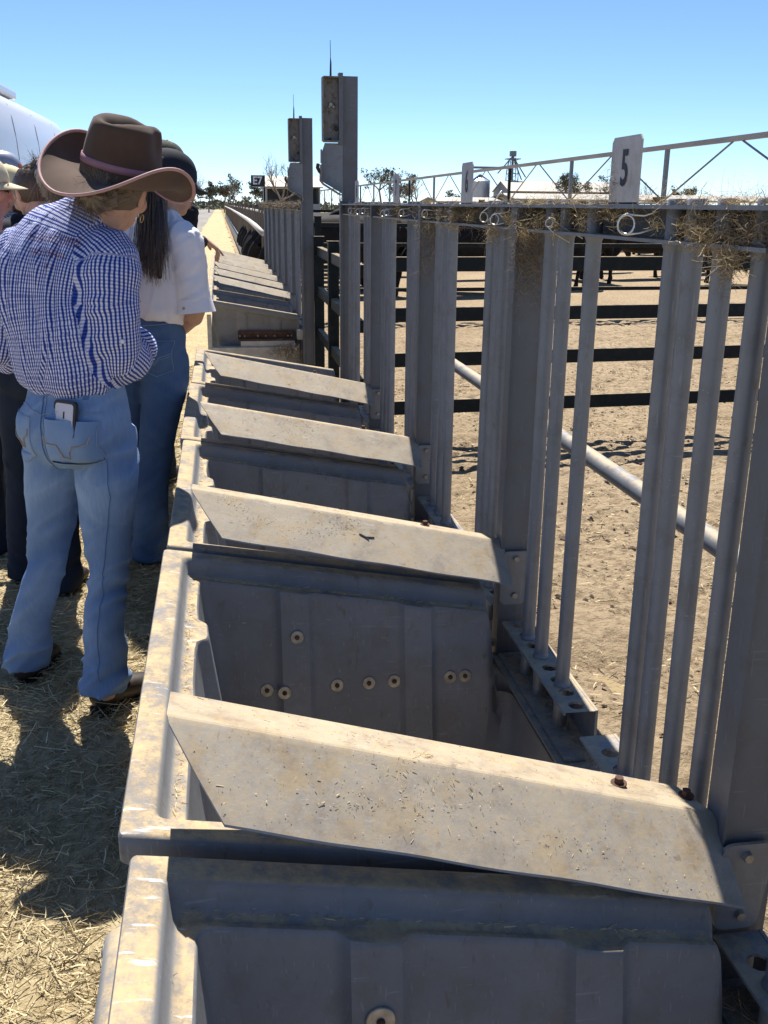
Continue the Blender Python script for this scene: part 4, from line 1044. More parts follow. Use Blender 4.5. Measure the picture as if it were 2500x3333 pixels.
def pocket(x0, x1, top, bot, tip, bulge=None):
    V1, F1 = dj.patch([(x0, top), (x1, top-.006), (x1-.004, bot), (x0+.006, bot)], 16, .0035, bulge); xm = (x0+x1)/2
    V2, F2 = dj.patch([(x0+.006, bot), (x1-.004, bot), (xm+.008, tip), (xm-.008, tip)], 8, .0035, bulge)
    m = MB(); m.add(V1, F1); m.add(V2, F2); p = m.build('back_pocket', M_JEAN_L, jn, True)
    ol = [(x0, top), (x1, top-.006), (x1-.004, bot), (xm+.006, tip), (xm-.006, tip), (x0+.006, bot), (x0, top)]
    rb = [(a, b) for a, b in ol]; m = MB(); m.add(*dj.ribbon(rb, .0022, .0030)); m.build('pocket_edge', M_STITCH2, p)
    w = x1-x0; y = top-(top-bot)*.58
    m = MB(); m.add(*dj.ribbon([(x0+.012, y+.022), (x0+.016, y+.004), (x0+w*.36, y), (x0+w*.42, y-.012), (x0+w*.45, y-.030), (x0+w*.57, y-.032), (x0+w*.61, y-.012), (x0+w*.68, y), (x1-.014, y+.008), (x1-.010, y+.028)], .0042, .0052+(.0135 if bulge else 0))); m.build('pocket_stitching', M_STITCH, p)
    for me_ in (p.data,):
        w_ = me_.attributes.new('wear', 'FLOAT', 'POINT'); w_.data.foreach_set('value', np.full(len(me_.vertices), .55, np.float32))
BUL = lambda x, y: float(.014*sm(.014, .036, x)*(1-sm(.130, .155, x))*sm(-.118, -.07, y))
pocket(.014, .156, .030, -.088, -.118, BUL); pocket(-.160, -.050, .030, -.088, -.118)
m = MB(); m.add(*dj.ribbon([(.150, -.08), (.156, -.2), (.132, -.43), (.126, -.60), (.132, -.76)], .0022)); m.build('outer_seam', M_SEAM, jn)
# boots
boot(fig, (-.395, 2.825, 0), (.75, .66, 0), M_BOOT, M_SOLE); boot(fig, (-.672, 3.055, 0), (.25, .97, 0), M_BOOT, M_SOLE)
# hair: shell, bun and loose strands
hr = hair_cap(fig, headc, Mh, M_HAIR_B, cut=lambda p: p[1] < .02+max(0, p[2])*1.2 and p[2] > -.085, parent=body, tint=.12)
bc = headc+Mh @ Vector((-.004, -.118, -.038))
mb = MB(); mb.ell(bc, (.046, .040, .042), Mh); mb.ell(bc+Mh @ Vector((.02, .02, .006)), (.03, .034, .032), Mh); V, F, N = fuse(mb, .005, 2)
q = (V-np.array(tuple(bc)))@np.array(Mh); th = np.arctan2(q[:, 2], q[:, 0]); V = V+N*(.0035*np.sin(th*9+np.linalg.norm(q, axis=1)*160))[:, None]
me = mesh_np('hair_bun', V, F, M_HAIR_B, True); a = me.attributes.new('tint', 'FLOAT', 'FACE'); a.data.foreach_set('value', rng.random(len(F)).astype(np.float32)*.35+.35); place('hair_bun', me, hr)
def smp(n, r):
    th = r.uniform(0, 2*math.pi, n); rad = .040*np.sqrt(r.uniform(.15, 1, n)); p = np.stack([rad*np.cos(th), -.030+.02*rad/.04, rad*np.sin(th)*.9], 1); d = np.stack([-np.sin(th), -.2+0*th, np.cos(th)], 1)+.35*r.normal(size=(n, 3))
    Mn = np.array(Mh); return p@Mn.T+np.array(tuple(bc)), d@Mn.T
fibre_obj('hair_strands', fibres(900, smp, (.03, .075), .0011, 0, .35, 4, 3), M_HAIR_B, parent=hr)
def smp(n, r):
    p = np.array(tuple(headc+Mh @ Vector((-.055, -.05, -.04))))+r.normal(size=(n, 3))*np.array([.02, .02, .02]); d = np.array([-.55, -.35, -.5])+.35*r.normal(size=(n, 3)); return p, d
def smp(n, r):
    th = r.uniform(0, math.pi*2, n); ph = r.uniform(.8, 2.1, n); q = np.stack([.0845*np.sin(ph)*np.cos(th), -.018+.106*np.sin(ph)*np.sin(th), .03+.099*np.cos(ph)], 1); q = q[:, :]; q[:, 1] = np.where(q[:, 1] > .03, -q[:, 1], q[:, 1])
    d = np.array([-.004, -.118, -.04])-q+r.normal(size=(n, 3))*.01; Mn = np.array(Mh); return q@Mn.T+np.array(tuple(headc)), d@Mn.T
fibre_obj('combed_hair', fibres(1500, smp, (.05, .10), .0014, 0, .06, 4, 6), M_HAIR_B, parent=hr)
def smp(n, r):
    p = np.array(tuple(headc+Mh @ Vector((-.055, -.05, -.04))))+r.normal(size=(n, 3))*np.array([.02, .02, .02]); d = np.array([-.55, -.35, -.5])+.35*r.normal(size=(n, 3)); return p, d
fibre_obj('loose_hair', fibres(120, smp, (.05, .11), .0010, .15, .35, 4, 5), M_HAIR_B, parent=hr)
q = headc+Mh @ Vector((.084, -.006, -.048)); pts = [q+Mh @ Vector((.002, .011*math.sin(k), -.011+.011*math.cos(k))) for k in np.linspace(0, 6.2, 16)]
m = MB(); m.tube(pts, .0011, 6); m.build('earring', M_GOLD, body, True)
western_hat(hatc, f48, hat_up, 'brown felt cowboy hat with dusty pink band and edging')
# phone in the back pocket
pc = dj.p(.082, .040, .0045); uu = r30; vv = (dj.p(.084, .060, .0)-dj.p(.084, -.045, .0)).normalized(); nn = uu.cross(vv).normalized()
if nn.dot(f30) > 0: nn = -nn
Mp = Matrix((uu, nn.cross(uu), nn)).transposed(); Mp = Matrix((uu, vv, uu.cross(vv))).transposed()
o = thing('mobile_phone', 'mobile phone in black case sticking out of the jeans pocket', 'phone', pc)
def rrect(w, h, rr, n=5):
    P = []
    for cx, cy, a0 in ((w/2-rr, h/2-rr, 0), (-w/2+rr, h/2-rr, 90), (-w/2+rr, -h/2+rr, 180), (w/2-rr, -h/2+rr, 270)):
        for k in range(n+1): a = R(a0+90*k/n); P.append((cx+rr*math.cos(a), cy+rr*math.sin(a)))
    return P
def slab(poly, z0, z1, c0=(0, 0)):
    n = len(poly); V = [pc+Mp @ Vector((x+c0[0], y-.010+c0[1], z)) for z in (z0, z1) for x, y in poly]
    return V, [tuple(range(n-1, -1, -1)), tuple(range(n, 2*n))]+[(i, (i+1) % n, n+(i+1) % n, n+i) for i in range(n)]
sgn = 1 if (uu.cross(vv)).dot(f30) < 0 else -1
m = MB(); m.add(*slab(rrect(.086, .104, .014), -.005, .005)); m.build('case', M_BLACK, o)
m = MB(); m.add(*slab(rrect(.070, .088, .009), sgn*.0052, sgn*.0062)); m.build('back_panel', simple('pale_lilac_glass', (.58, .54, .60), .25, 0, .05), o)
m = MB(); m.add(*slab(rrect(.0055, .02, .0026), sgn*.0063, sgn*.0070, (.0, .012))); m.build('logo', M_BLACK, o)
# ------------------------------------------------------------------ the other people
def figure(label, hipc, yaw, headc, hyaw, hpitch, feet, knees, rings, arms, skin, shirt_mat, jean_mat, vox=.010, sleeve=None, sl_r=None, shoe=(None, None), toe=None, thigh=.09, hw=.165, hem=.07, yoke=None, plaid=False, sleeve_cut=None, neck=None, fold=.006, roll=0):
    f, r_ = yawv(yaw); hipc = Vector(hipc); hf, hr_ = yawv(hyaw)
    up = Vector((0, 0, 1)); fw_ = (hf*math.cos(R(hpitch))+Vector((0, 0, -math.sin(R(hpitch))))); M = basis(fw_, up+hr_*math.sin(R(roll)))
    fig = Fig('person', label, (hipc.x, hipc.y, 0), 'people standing along the troughs', vox)
    hc = Vector(headc); nk = Vector(neck) if neck else hc-Vector((0, 0, .115))-hf*.03
    wa = rings[0][0]+Vector((0, 0, .01))
    legs = [(hipc+r_*.085*s+Vector((0, 0, -.07)), Vector(k), Vector(ft)+Vector((0, 0, .035))) for s, k, ft in zip((1, -1), knees, feet)]
    body = make_body(fig, hipc+Vector((0, 0, .03)), rings[-4][0], nk, hc, M, arms, legs, skin, 1., yaw)
    face_bits(fig, body, hc, M)
    jn, JV, JF, JN = make_jeans(fig, hipc, yaw, wa, legs, jean_mat, hw=hw, hd=.118, thigh=thigh, knee=.068, hem=hem, fold=.006, vox=vox, seed=int(abs(hipc.y*37)) % 50)
    sl = []
    for k, a in enumerate(arms):
        p = [Vector(x) for x in a['p']]; ch = rings[-4][0]
        fr = sleeve[k] if sleeve else 1.
        L1 = (p[1]-p[0]).length; pts = [ch.lerp(p[0], .72), p[0], p[0].lerp(p[1], .5)]; rr = [.055, .068, .066]
        if fr <= 1: pts.append(p[0].lerp(p[1], fr)); rr.append(.066)
        else: pts += [p[1], p[1].lerp(p[2], fr-1)]; rr += [.060, .050]
        if fr <= .55: pts = pts[:2]+[p[0].lerp(p[1], fr)]; rr = rr[:2]+[.066]
        sl.append((pts, rr))
    sh, SV, SF, SN = make_shirt(fig, rings, [r_]*len(rings), sl, shirt_mat, vox=vox*.85, fold=fold, yoke=yoke, seed=int(abs(hipc.x*91)) % 40)
    for k, ft in enumerate(feet):
        boot(fig, ft, toe[k] if toe else f, shoe[0] or M_BOOT, shoe[1] or M_SOLE, h=.12)
    return fig, body, sh, jn, M, hc, f, r_, (SV, SF), (JV, JF)
def torso(hip, top, lean=(0, 0), hw=.17, hd=.115, hem=1.04):
    """shirt rings from the hem to the neck along a straight spine"""
    hip, top = Vector(hip), Vector(top); out = []
    for z, a, b in ((0, .84, .9), (.08, .95, 1.), (.25, .97, 1.02), (.48, 1., 1.02), (.70, 1.06, 1.0), (.86, .90, .80), (.94, .50, .56), (1., .33, .48)):
        out.append((hip.lerp(top, z), hw*a, hd*b))
    return out
# woman in white shirt
rg = torso((-.288, 4.17, 1.045), (-.218, 4.195, 1.478), hw=.168)
fig, body, sh, jn, M, hc, f, r_, S_, J_ = figure('woman in white shirt with rolled sleeves and long dark hair', (-.312, 4.18, .93), 24, (-.185, 4.225, 1.572), 52, 14,
    [(-.355, 4.13, 0), (-.475, 4.31, 0)], [(-.300, 4.10, .50), (-.425, 4.27, .50)], rg,
    [dict(p=[(-.135, 4.085, 1.365), (-.106, 4.055, 1.085), (-.185, 4.215, .985)], d=(-.5, .75, -.35), n=(-.8, -.3, 0), t=(.1, .3, .9)), dict(p=[(-.375, 4.27, 1.365), (-.43, 4.26, 1.09), (-.30, 4.42, 1.05)], d=(.7, .6, .1), n=(.2, -.2, -.9), t=(0, .2, 1))],
    M_SKIN3, M_WSHIRT, M_JEAN_M, .0085, (.90, .9), toe=[(.5, .85, 0), (.3, .95, 0)], thigh=.095, hw=.172, hem=.082, fold=.007)
# open cuff of the rolled sleeve, button, pocket stitching, hair
c0 = Vector((-.135, 4.085, 1.365)).lerp(Vector((-.106, 4.055, 1.085)), .86); ax = (Vector((-.106, 4.055, 1.085))-Vector((-.135, 4.085, 1.365))).normalized()
V, F = loft([c0-ax*.012, c0+ax*.018, c0+ax*.045], [.068, .073, .078], 22, False); V2, F2 = loft([c0-ax*.012, c0+ax*.018, c0+ax*.045], [.066, .0705, .0755], 22, False)
m = MB(); m.add(V, F); m.add(V2, F2); m.build('rolled_cuff', M_WSHIRT, sh, True)
m = MB(); q = c0+ax*.02+Vector((-.045, -.058, 0)); m.tube([q, q-Vector((0, .004, 0))], .006, 10); m.build('button', M_BOLT, sh)
dj = Drape(J_[0], J_[1], Vector((-.312, 4.18, .93))-f*.3, r_, (0, 0, 1))
m = MB(); m.add(*dj.ribbon([(.03, .045), (.15, .040), (.148, -.075), (.09, -.10), (.034, -.072), (.03, .045)], .0022)); pk = m.build('back_pocket', M_STITCH2, jn)
m = MB(); m.add(*dj.ribbon([(.035, -.015), (.07, -.022), (.09, -.045), (.11, -.022), (.146, -.008)], .0035)); m.add(*dj.ribbon([(.035, -.025), (.07, -.032), (.09, -.053), (.11, -.030), (.146, -.018)], .0022)); m.build('pocket_stitching', M_STITCH2, pk)
m = MB(); m.add(*dj.ribbon([(-.14, .105), (0, .098), (.14, .108)], .003)); m.build('waistband_seam', M_STITCH2, jn)
hb = hair_cap(fig, hc, M, M_HAIR_D, cut=lambda p: p[1] < .015+max(0, p[2])*1.1 and p[2] > -.09, parent=body)
mb = MB(); root = hc+M @ Vector((0, -.085, -.03)); mb.add(*loft([hc+M @ Vector((0, -.05, .03)), root, (-.232, 4.075, 1.45), (-.238, 4.035, 1.36), (-.245, 4.03, 1.27), (-.240, 4.032, 1.215)], [(.050, .03), (.042, .030), (.033, .024), (.028, .019), (.022, .014), (.010, .008)], 18, True, r_, 3))
V, F, N = fuse(mb, .006, 2); me = mesh_np('long_hair', V, F, M_HAIR_D, True); a = me.attributes.new('tint', 'FLOAT', 'FACE'); a.data.foreach_set('value', rng.random(len(F)).astype(np.float32)*.3); place('long_hair', me, hb)
def smp(n, r):
    x = r.normal(size=n)*.017; p = np.array(tuple(root))+np.outer(x, np.array(tuple(r_)))+np.column_stack([r.normal(size=n)*.008, -.02+r.normal(size=n)*.012, r.uniform(-.04, .05, n)])
    d = np.column_stack([-.07+.06*r.normal(size=n), -.52+.06*r.normal(size=n), np.full(n, -1.)])+np.outer(x*1.5, np.array(tuple(r_))); return p, d
fibre_obj('hair_strands', fibres(1800, smp, (.20, .37), .0024, .10, .05, 6, 8), M_HAIR_M, parent=hb)
def capmat(name, c, var=.25): return cloth(name, c, var)
M_CAPB = capmat('washed_black_cap', (.022, .024, .032)); M_CAPG = capmat('grey_cap_cotton', (.30, .30, .32), .08); M_CAPC = capmat('cream_cap_cotton', (.62, .52, .36), .06); M_CAPY = capmat('pale_yellow_cap', (.72, .62, .36), .06); M_CAPS = simple('silver_blue_cap', (.30, .33, .42), .35, .1, .35, 12); M_RED = cloth('red_cap_brim', (.62, .03, .09), .08); M_ORANGE = cloth('orange_patch', (.70, .16, .07), .08); M_NAVYS = cloth('navy_strap', (.03, .045, .13), .08)
t = NT('camouflage_cotton'); n = t.noise(26, 3, .5); t.color(t.ramp(n, [(.38, (.014, .018, .012)), (.45, (.045, .05, .030)), (.55, (.020, .026, .016)), (.62, (.10, .095, .06))])); t.rough(.85); M_CAMO = t.m
ball_cap(hc, M, 1., 'washed black cap on the woman in white shirt', M_CAPB, M_CAPB, 4, size=1.06)
# man in black shirt pointing over the troughs
rg = torso((-.37, 5.49, 1.05), (-.285, 5.40, 1.565), hw=.185, hd=.125)
fig, body, sh, jn, M, hc, f, r_, S_, J_ = figure('man in black shirt reaching towards the troughs, watch on wrist', (-.385, 5.50, .97), 35, (-.262, 5.40, 1.672), 62, 10,
    [(-.36, 5.42, 0), (-.50, 5.60, 0)], [(-.355, 5.43, .52), (-.48, 5.58, .52)], rg,
    [dict(p=[(-.172, 5.315, 1.455), (-.205, 5.235, 1.215), (-.082, 5.33, 1.322)], d=(.75, .25, -.55), n=(-.3, .1, -.9), t=(-.2, .9, .1), curl=(8, 45, 55, 60)), dict(p=[(-.42, 5.49, 1.45), (-.50, 5.52, 1.18), (-.44, 5.66, 1.0)], d=(.1, .4, -.9), n=(.8, 0, 0), t=(0, 1, 0))],
    M_SKIN3, M_BSHIRT, M_JEAN_D, .010, (.75, .6), hw=.172, thigh=.092)
w0, w1 = Vector((-.205, 5.235, 1.215)), Vector((-.082, 5.33, 1.322)); p = w0.lerp(w1, .90); dd = (w1-w0).normalized()
m = MB(); m.tube([p-dd*.016, p+dd*.016], .032, 16); o = m.build('wrist_watch', M_BLACK, None, True); tag(o, 'dark wrist watch on the arm of the man in black', 'watch')
hair_cap(fig, hc, M, M_HAIR_D, cut=lambda p: p[1] < 0 and p[2] > -.05, parent=body)
ball_cap(hc, M, 1., 'camouflage cap with red brim on the man in black', M_CAMO, M_RED, 2, size=1.05)
# person in grey cap right behind the cowboy hat
rg = torso((-.66, 3.84, 1.02), (-.575, 3.80, 1.445), hw=.165)
fig, body, sh, jn, M, hc, f, r_, S_, J_ = figure('blonde person in grey cap and dark clothes behind the cowboy hat', (-.69, 3.86, .92), 12, (-.540, 3.80, 1.548), 14, 12,
    [(-.66, 3.80, 0), (-.84, 3.96, 0)], [(-.645, 3.82, .48), (-.80, 3.92, .48)], rg,
    [dict(p=[(-.45, 3.78, 1.34), (-.42, 3.80, 1.08), (-.44, 3.98, 1.02)], d=(0, .8, 0), n=(-1, 0, 0), t=(0, 0, 1)), dict(p=[(-.76, 3.85, 1.34), (-.80, 3.86, 1.08), (-.72, 4.03, 1.02)], d=(.3, .8, 0), n=(1, 0, 0), t=(0, 0, 1))],
    M_SKIN, M_NAVY, M_JEAN_D, .010, (1.5, 1.5))
hb = hair_cap(fig, hc, M, M_HAIR_B, cut=lambda p: p[1] < .01+max(0, p[2]) and p[2] > -.09, parent=body, tint=.8)
def smp(n, r):
    p = np.array(tuple(hc+M @ Vector((.02, -.085, -.02))))+r.normal(size=(n, 3))*np.array([.04, .012, .02]); return p, np.array([.05, -.25, -1.])+.22*r.normal(size=(n, 3))
fibre_obj('loose_hair', fibres(260, smp, (.06, .14), .0016, .1, .25, 4, 15), M_HAIR_B, parent=hb)
ball_cap(hc, M, 1., 'pale grey cap with navy back strap behind the cowboy hat', M_CAPG, M_CAPG, 6, strap=M_NAVYS, size=1.07)
# woman with dark hair tied up in a pale scrunchie
rg = torso((-0.958, 5.010, 1.02), (-0.898, 5.050, 1.435), hw=.165)
fig, body, sh, jn, M, hc, f, r_, S_, J_ = figure('woman in dark clothes with brown hair tied in a pale scrunchie', (-0.973, 5.020, .92), -25, (-0.870, 5.080, 1.530), -38, 24,
    [(-1.063, 4.970, 0), (-1.158, 5.170, 0)], [(-1.003, 4.930, .49), (-1.088, 5.070, .49)], rg,
    [dict(p=[(-0.798, 5.100, 1.33), (-0.758, 5.150, 1.07), (-0.898, 5.250, 1.05)], d=(-.7, .5, 0), n=(0, -.5, -.8), t=(0, 0, 1)), dict(p=[(-1.048, 4.970, 1.33), (-1.118, 4.970, 1.07), (-1.078, 5.150, 1.05)], d=(0, .8, .2), n=(.5, 0, -.8), t=(0, 0, 1))],
    M_SKIN, M_NAVY, M_JEAN_D, .010, (1.6, 1.6), shoe=(M_SHOE, M_WSOLE))
hb = hair_cap(fig, hc, M, M_HAIR_M, cut=lambda p: p[1] < .03+max(0, p[2])*1.2 and p[2] > -.07+.6*max(0, p[1]), parent=body, tint=.25)
def smp(n, r):
    th = r.uniform(0, math.pi*2, n); ph = r.uniform(.2, 1.9, n); q = np.stack([.084*np.sin(ph)*np.cos(th), -.018-.105*np.abs(np.sin(ph)*np.sin(th)), .03+.099*np.cos(ph)], 1); Mn = np.array(M)
    tgt = np.array([.02, -.10, .10]); d = (tgt-q)+r.normal(size=(n, 3))*.012; return q@Mn.T+np.array(tuple(hc)), d@Mn.T
fibre_obj('hair_strands', fibres(900, smp, (.06, .12), .0018, 0, .08, 4, 17), M_HAIR_M, parent=hb)
sc = hc+M @ Vector((.030, -.095, .085)); P = []
for k in range(25):
    a = 2*math.pi*k/24; rr = .030+.006*math.sin(a*7); P.append(sc+M @ Vector((rr*math.cos(a), .018*math.sin(a*3), rr*math.sin(a))))
m = MB(); m.add(*loft(P, [.013+.004*math.sin(k*2.6) for k in range(25)], 10, True)); o = m.build('scrunchie', simple('pale_floral_cotton', (.50, .50, .44), .85, 0, .5, 55, c2=(.72, .70, .62)), None, True); tag(o, 'pale patterned scrunchie tying up the brown hair', 'scrunchie')
mb = MB(); mb.ell(sc+M @ Vector((.0, -.012, .014)), (.030, .028, .026), M); me = mb.mesh('hair_bun', M_HAIR_M, True); a = me.attributes.new('tint', 'FLOAT', 'FACE'); a.data.foreach_set('value', np.full(len(me.polygons), .4, np.float32)); place('hair_bun', me, hb)
# person with sunglasses, hand at the mouth
rg = torso((-1.020, 4.370, 1.03), (-0.960, 4.350, 1.44), hw=.17)
fig, body, sh, jn, M, hc, f, r_, S_, J_ = figure('person in pink shirt, cream cap and sunglasses with hand at the mouth', (-1.035, 4.380, .93), 70, (-0.930, 4.330, 1.552), 82, 4,
    [(-1.035, 4.300, 0), (-1.095, 4.500, 0)], [(-1.020, 4.310, .49), (-1.065, 4.480, .49)], rg,
    [dict(p=[(-0.935, 4.210, 1.345), (-0.917, 4.180, 1.235), (-0.877, 4.300, 1.445)], d=(.12, .12, .95), n=(-.7, .55, 0), t=(-.6, -.5, .2), curl=(55, 60, 65, 70), s=.95), dict(p=[(-1.015, 4.510, 1.34), (-1.005, 4.540, 1.08), (-0.855, 4.520, 1.0)], d=(.8, 0, 0), n=(0, -1, 0), t=(0, 0, 1))],
    M_SKIN2, M_PINK, M_JEAN_D, .0095, (.8, .8))
hair_cap(fig, hc, M, M_HAIR_D, cut=lambda p: p[1] < -.01 and p[2] > -.07, parent=body)
ball_cap(hc, M, 1., 'cream cap on the person wearing sunglasses', M_CAPC, M_CAPC, 3, size=1.05)
o = thing('sunglasses', 'dark sunglasses on the person in the cream cap', 'sunglasses', hc)
for q in (-1, 1):
    m = MB(); m.ell(hc+M @ Vector((q*.033, .099, .005)), (.028, .006, .020), M); m.build('lens', M_BLACK, o, True)
    m = MB(); m.tube([hc+M @ Vector((q*.060, .092, .008)), hc+M @ Vector((q*.082, .03, .008)), hc+M @ Vector((q*.083, -.02, 0))], .0025, 6); m.build('temple', M_BLACK, o)
m = MB(); m.tube([hc+M @ Vector((-.012, .104, .010)), hc+M @ Vector((.012, .104, .010))], .0025, 6); m.build('bridge', M_BLACK, o)
# bearded man in pale yellow cap
rg = torso((-1.145, 5.650, 1.04), (-1.090, 5.630, 1.455), hw=.18)
fig, body, sh, jn, M, hc, f, r_, S_, J_ = figure('bearded man in checked shirt and pale yellow cap', (-1.155, 5.660, .94), 60, (-1.080, 5.620, 1.553), 72, 6,
    [(-1.155, 5.580, 0), (-1.215, 5.780, 0)], [(-1.135, 5.590, .5), (-1.185, 5.760, .5)], rg,
    [dict(p=[(-1.055, 5.480, 1.36), (-1.025, 5.460, 1.09), (-0.925, 5.550, .98)], d=(.7, .3, -.3), n=(0, .5, -.8), t=(0, 0, 1)), dict(p=[(-1.175, 5.800, 1.35), (-1.185, 5.840, 1.08), (-1.075, 5.860, .98)], d=(.8, 0, -.3), n=(0, -.6, -.8), t=(0, 0, 1))],
    M_SKIN, M_PLAID, M_JEAN_D, .011, (1.8, 1.8))
hair_cap(fig, hc, M, M_HAIR_D, cut=lambda p: p[1] < .0 and p[2] > -.07, parent=body)
mb = MB(); mb.ell(hc+M @ Vector((0, .050, -.080)), (.056, .056, .048), M); m2 = mb.mesh('beard', M_HAIR_D, True); a = m2.attributes.new('tint', 'FLOAT', 'FACE'); a.data.foreach_set('value', np.full(len(m2.polygons), .3, np.float32)); place('beard', m2, body)
ball_cap(hc, M, 1., 'pale yellow cap on the bearded man', M_CAPY, M_CAPY, 0, size=1.04)
# person in silver blue cap
rg = torso((-1.305, 6.430, 1.08), (-1.260, 6.420, 1.545), hw=.185)
fig, body, sh, jn, M, hc, f, r_, S_, J_ = figure('person in checked shirt and shiny silver blue cap', (-1.315, 6.450, .98), 60, (-1.250, 6.410, 1.650), 70, 4,
    [(-1.305, 6.370, 0), (-1.375, 6.570, 0)], [(-1.295, 6.380, .52), (-1.345, 6.550, .52)], rg,
    [dict(p=[(-1.205, 6.270, 1.45), (-1.175, 6.250, 1.16), (-1.075, 6.330, 1.02)], d=(.7, .3, -.3), n=(0, .5, -.8), t=(0, 0, 1)), dict(p=[(-1.345, 6.580, 1.44), (-1.355, 6.620, 1.16), (-1.255, 6.650, 1.02)], d=(.8, 0, -.3), n=(0, -.6, -.8), t=(0, 0, 1))],
    M_SKIN, M_PLAID, M_JEAN_D, .012, (1.8, 1.8))
hair_cap(fig, hc, M, M_HAIR_D, cut=lambda p: p[1] < .0 and p[2] > -.07, parent=body)
ball_cap(hc, M, 1., 'shiny silver blue cap with orange patch', M_CAPS, M_CAPS, 4, patch=[('patch', M_ORANGE, 15, 42, .012, .045)], size=1.1)
# ------------------------------------------------------------------ cattle
t = NT('black_cattle_hide'); n = t.noise(9, 5, .6); t.color(t.ramp(n, [(.3, (.007, .0065, .007)), (.75, (.022, .019, .018))])); t.rough(.75); t.spec(.15); t.bump(t.noise(120, 3), .2, .004); M_COW = t.m
M_HORN = simple('pale_hoof', (.10, .085, .07), .7); M_TAG = simple('yellow_ear_tag', (.75, .55, .08), .5)
def cow_mesh(name, head_low):
    """black beef cow facing +x, feet on z=0"""
    mb = MB(); L = lambda p, r_, sd=(0, 1, 0): mb.add(*loft(p, r_, 18, True, sd, 3))
    L([(-.98, 0, 1.10), (-.93, 0, 1.06), (-.75, 0, 1.02), (-.40, 0, .94), (0, 0, .90), (.35, 0, .90), (.62, 0, .94), (.80, 0, 1.0)], [(.08, .10), (.20, .20), (.28, .29), (.30, .34), (.32, .38), (.30, .37), (.24, .31), (.12, .18)])
    if head_low: N_ = [(.60, 0, 1.08), (.90, 0, .98), (1.14, 0, .80), (1.26, 0, .68)]; H_ = [(1.20, 0, .80), (1.30, 0, .64), (1.38, 0, .47), (1.41, 0, .38)]; e = Vector((1.24, 0, .76))
    else: N_ = [(.60, 0, 1.08), (.86, 0, 1.14), (1.06, 0, 1.26), (1.18, 0, 1.32)]; H_ = [(1.12, 0, 1.36), (1.26, 0, 1.30), (1.42, 0, 1.20), (1.50, 0, 1.14)]; e = Vector((1.16, 0, 1.36))
    L(N_, [(.17, .25), (.14, .20), (.12, .15), (.10, .13)]); L(H_, [(.10, .11), (.105, .12), (.075, .085), (.065, .06)])
    for s in (-1, 1):
        L([e+Vector((0, s*.08, .0)), e+Vector((-.03, s*.17, .01)), e+Vector((-.04, s*.26, -.03))], [.03, (.045, .02), .01], (1, 0, 0))
        # foreleg and hind leg with hock
        L([(.52, s*.16, .80), (.55, s*.17, .56), (.56, s*.17, .40), (.55, s*.17, .20), (.56, s*.17, .08), (.58, s*.17, .0)], [(.10, .13), .075, .052, .040, .045, .055])
        L([(-.72, s*.17, .92), (-.66, s*.18, .66), (-.80, s*.18, .46), (-.84, s*.18, .40), (-.80, s*.18, .20), (-.79, s*.18, .08), (-.77, s*.18, 0)], [(.13, .19), (.09, .12), .060, .055, .042, .045, .055])
    L([(-.98, 0, 1.12), (-1.07, 0, .95), (-1.08, 0, .6), (-1.07, 0, .42)], [.03, .022, .018, .035])
    V, F, N = fuse(mb, .028, 3); V = V+N*(vn(V*5, 2)*.008)[:, None]; return mesh_np(name, V, F, M_COW, True)
COW_A, COW_B = cow_mesh('cow', False), cow_mesh('cow', True)
m = MB(); m.box((0, 0, 0), (.012, .05, .06)); TAGM = m.mesh('ear_tag', M_TAG)
CG = 'black cattle in the pens'
ORD = ['first', 'second', 'third', 'fourth', 'fifth', 'sixth', 'seventh', 'eighth', 'ninth', 'tenth', 'eleventh', 'twelfth', 'thirteenth', 'fourteenth']
def cow(x, y, rot, low, label, s=1.):
    o = tag(bpy.data.objects.new('black_cow', COW_B if low else COW_A), label, 'cow', CG); link(o); o.location = (x, y, 0); o.rotation_euler = (0, 0, R(rot)); o.scale = (s, s, s)
    e = bpy.data.objects.new('ear_tag', TAGM); link(e); e.parent = o; e.location = (1.20, -.25, .70) if low else (1.12, -.25, 1.31)
    return o
pl = [(3.4, 18.9, 178, 0), (4.2, 17.2, 8, 0), (4.5, 17.8, 160, 1), (2.4, 18.6, 20, 0), (6.0, 18.4, 185, 0), (7.6, 20.4, 95, 0), (9.1, 21.2, 10, 0), (5.2, 21.0, 200, 1), (10.6, 19.6, 170, 0), (3.3, 22.0, 15, 0), (8.4, 23.2, 5, 1), (11.0, 22.8, 200, 0)]
for k, (x, y, a, l) in enumerate(sorted(pl, key=lambda q: q[0]/q[1])): cow(x, y, a, l, f'black cow {ORD[k]} from the left between the second and third cross fences', random.uniform(.93, 1.05))
hd = sorted([(random.uniform(2, 20), 29+random.uniform(0, 7)) for _ in range(14)], key=lambda q: q[0]/q[1])
for k, (x, y) in enumerate(hd):
    cow(x, y, random.choice((5, 175, 90, 200)), k % 3 == 0, f'black cow {ORD[k]} from the left in the herd beyond the third cross fence', random.uniform(.95, 1.05))
for k in range(14):
    y = 17.2+k*1.15+random.uniform(-.15, .15); cow(1.98+random.uniform(-.12, .12), y, 180+random.uniform(-9, 9), 1, f'{ORD[k]} black cow from the near end feeding through the far rails', random.uniform(.95, 1.05))
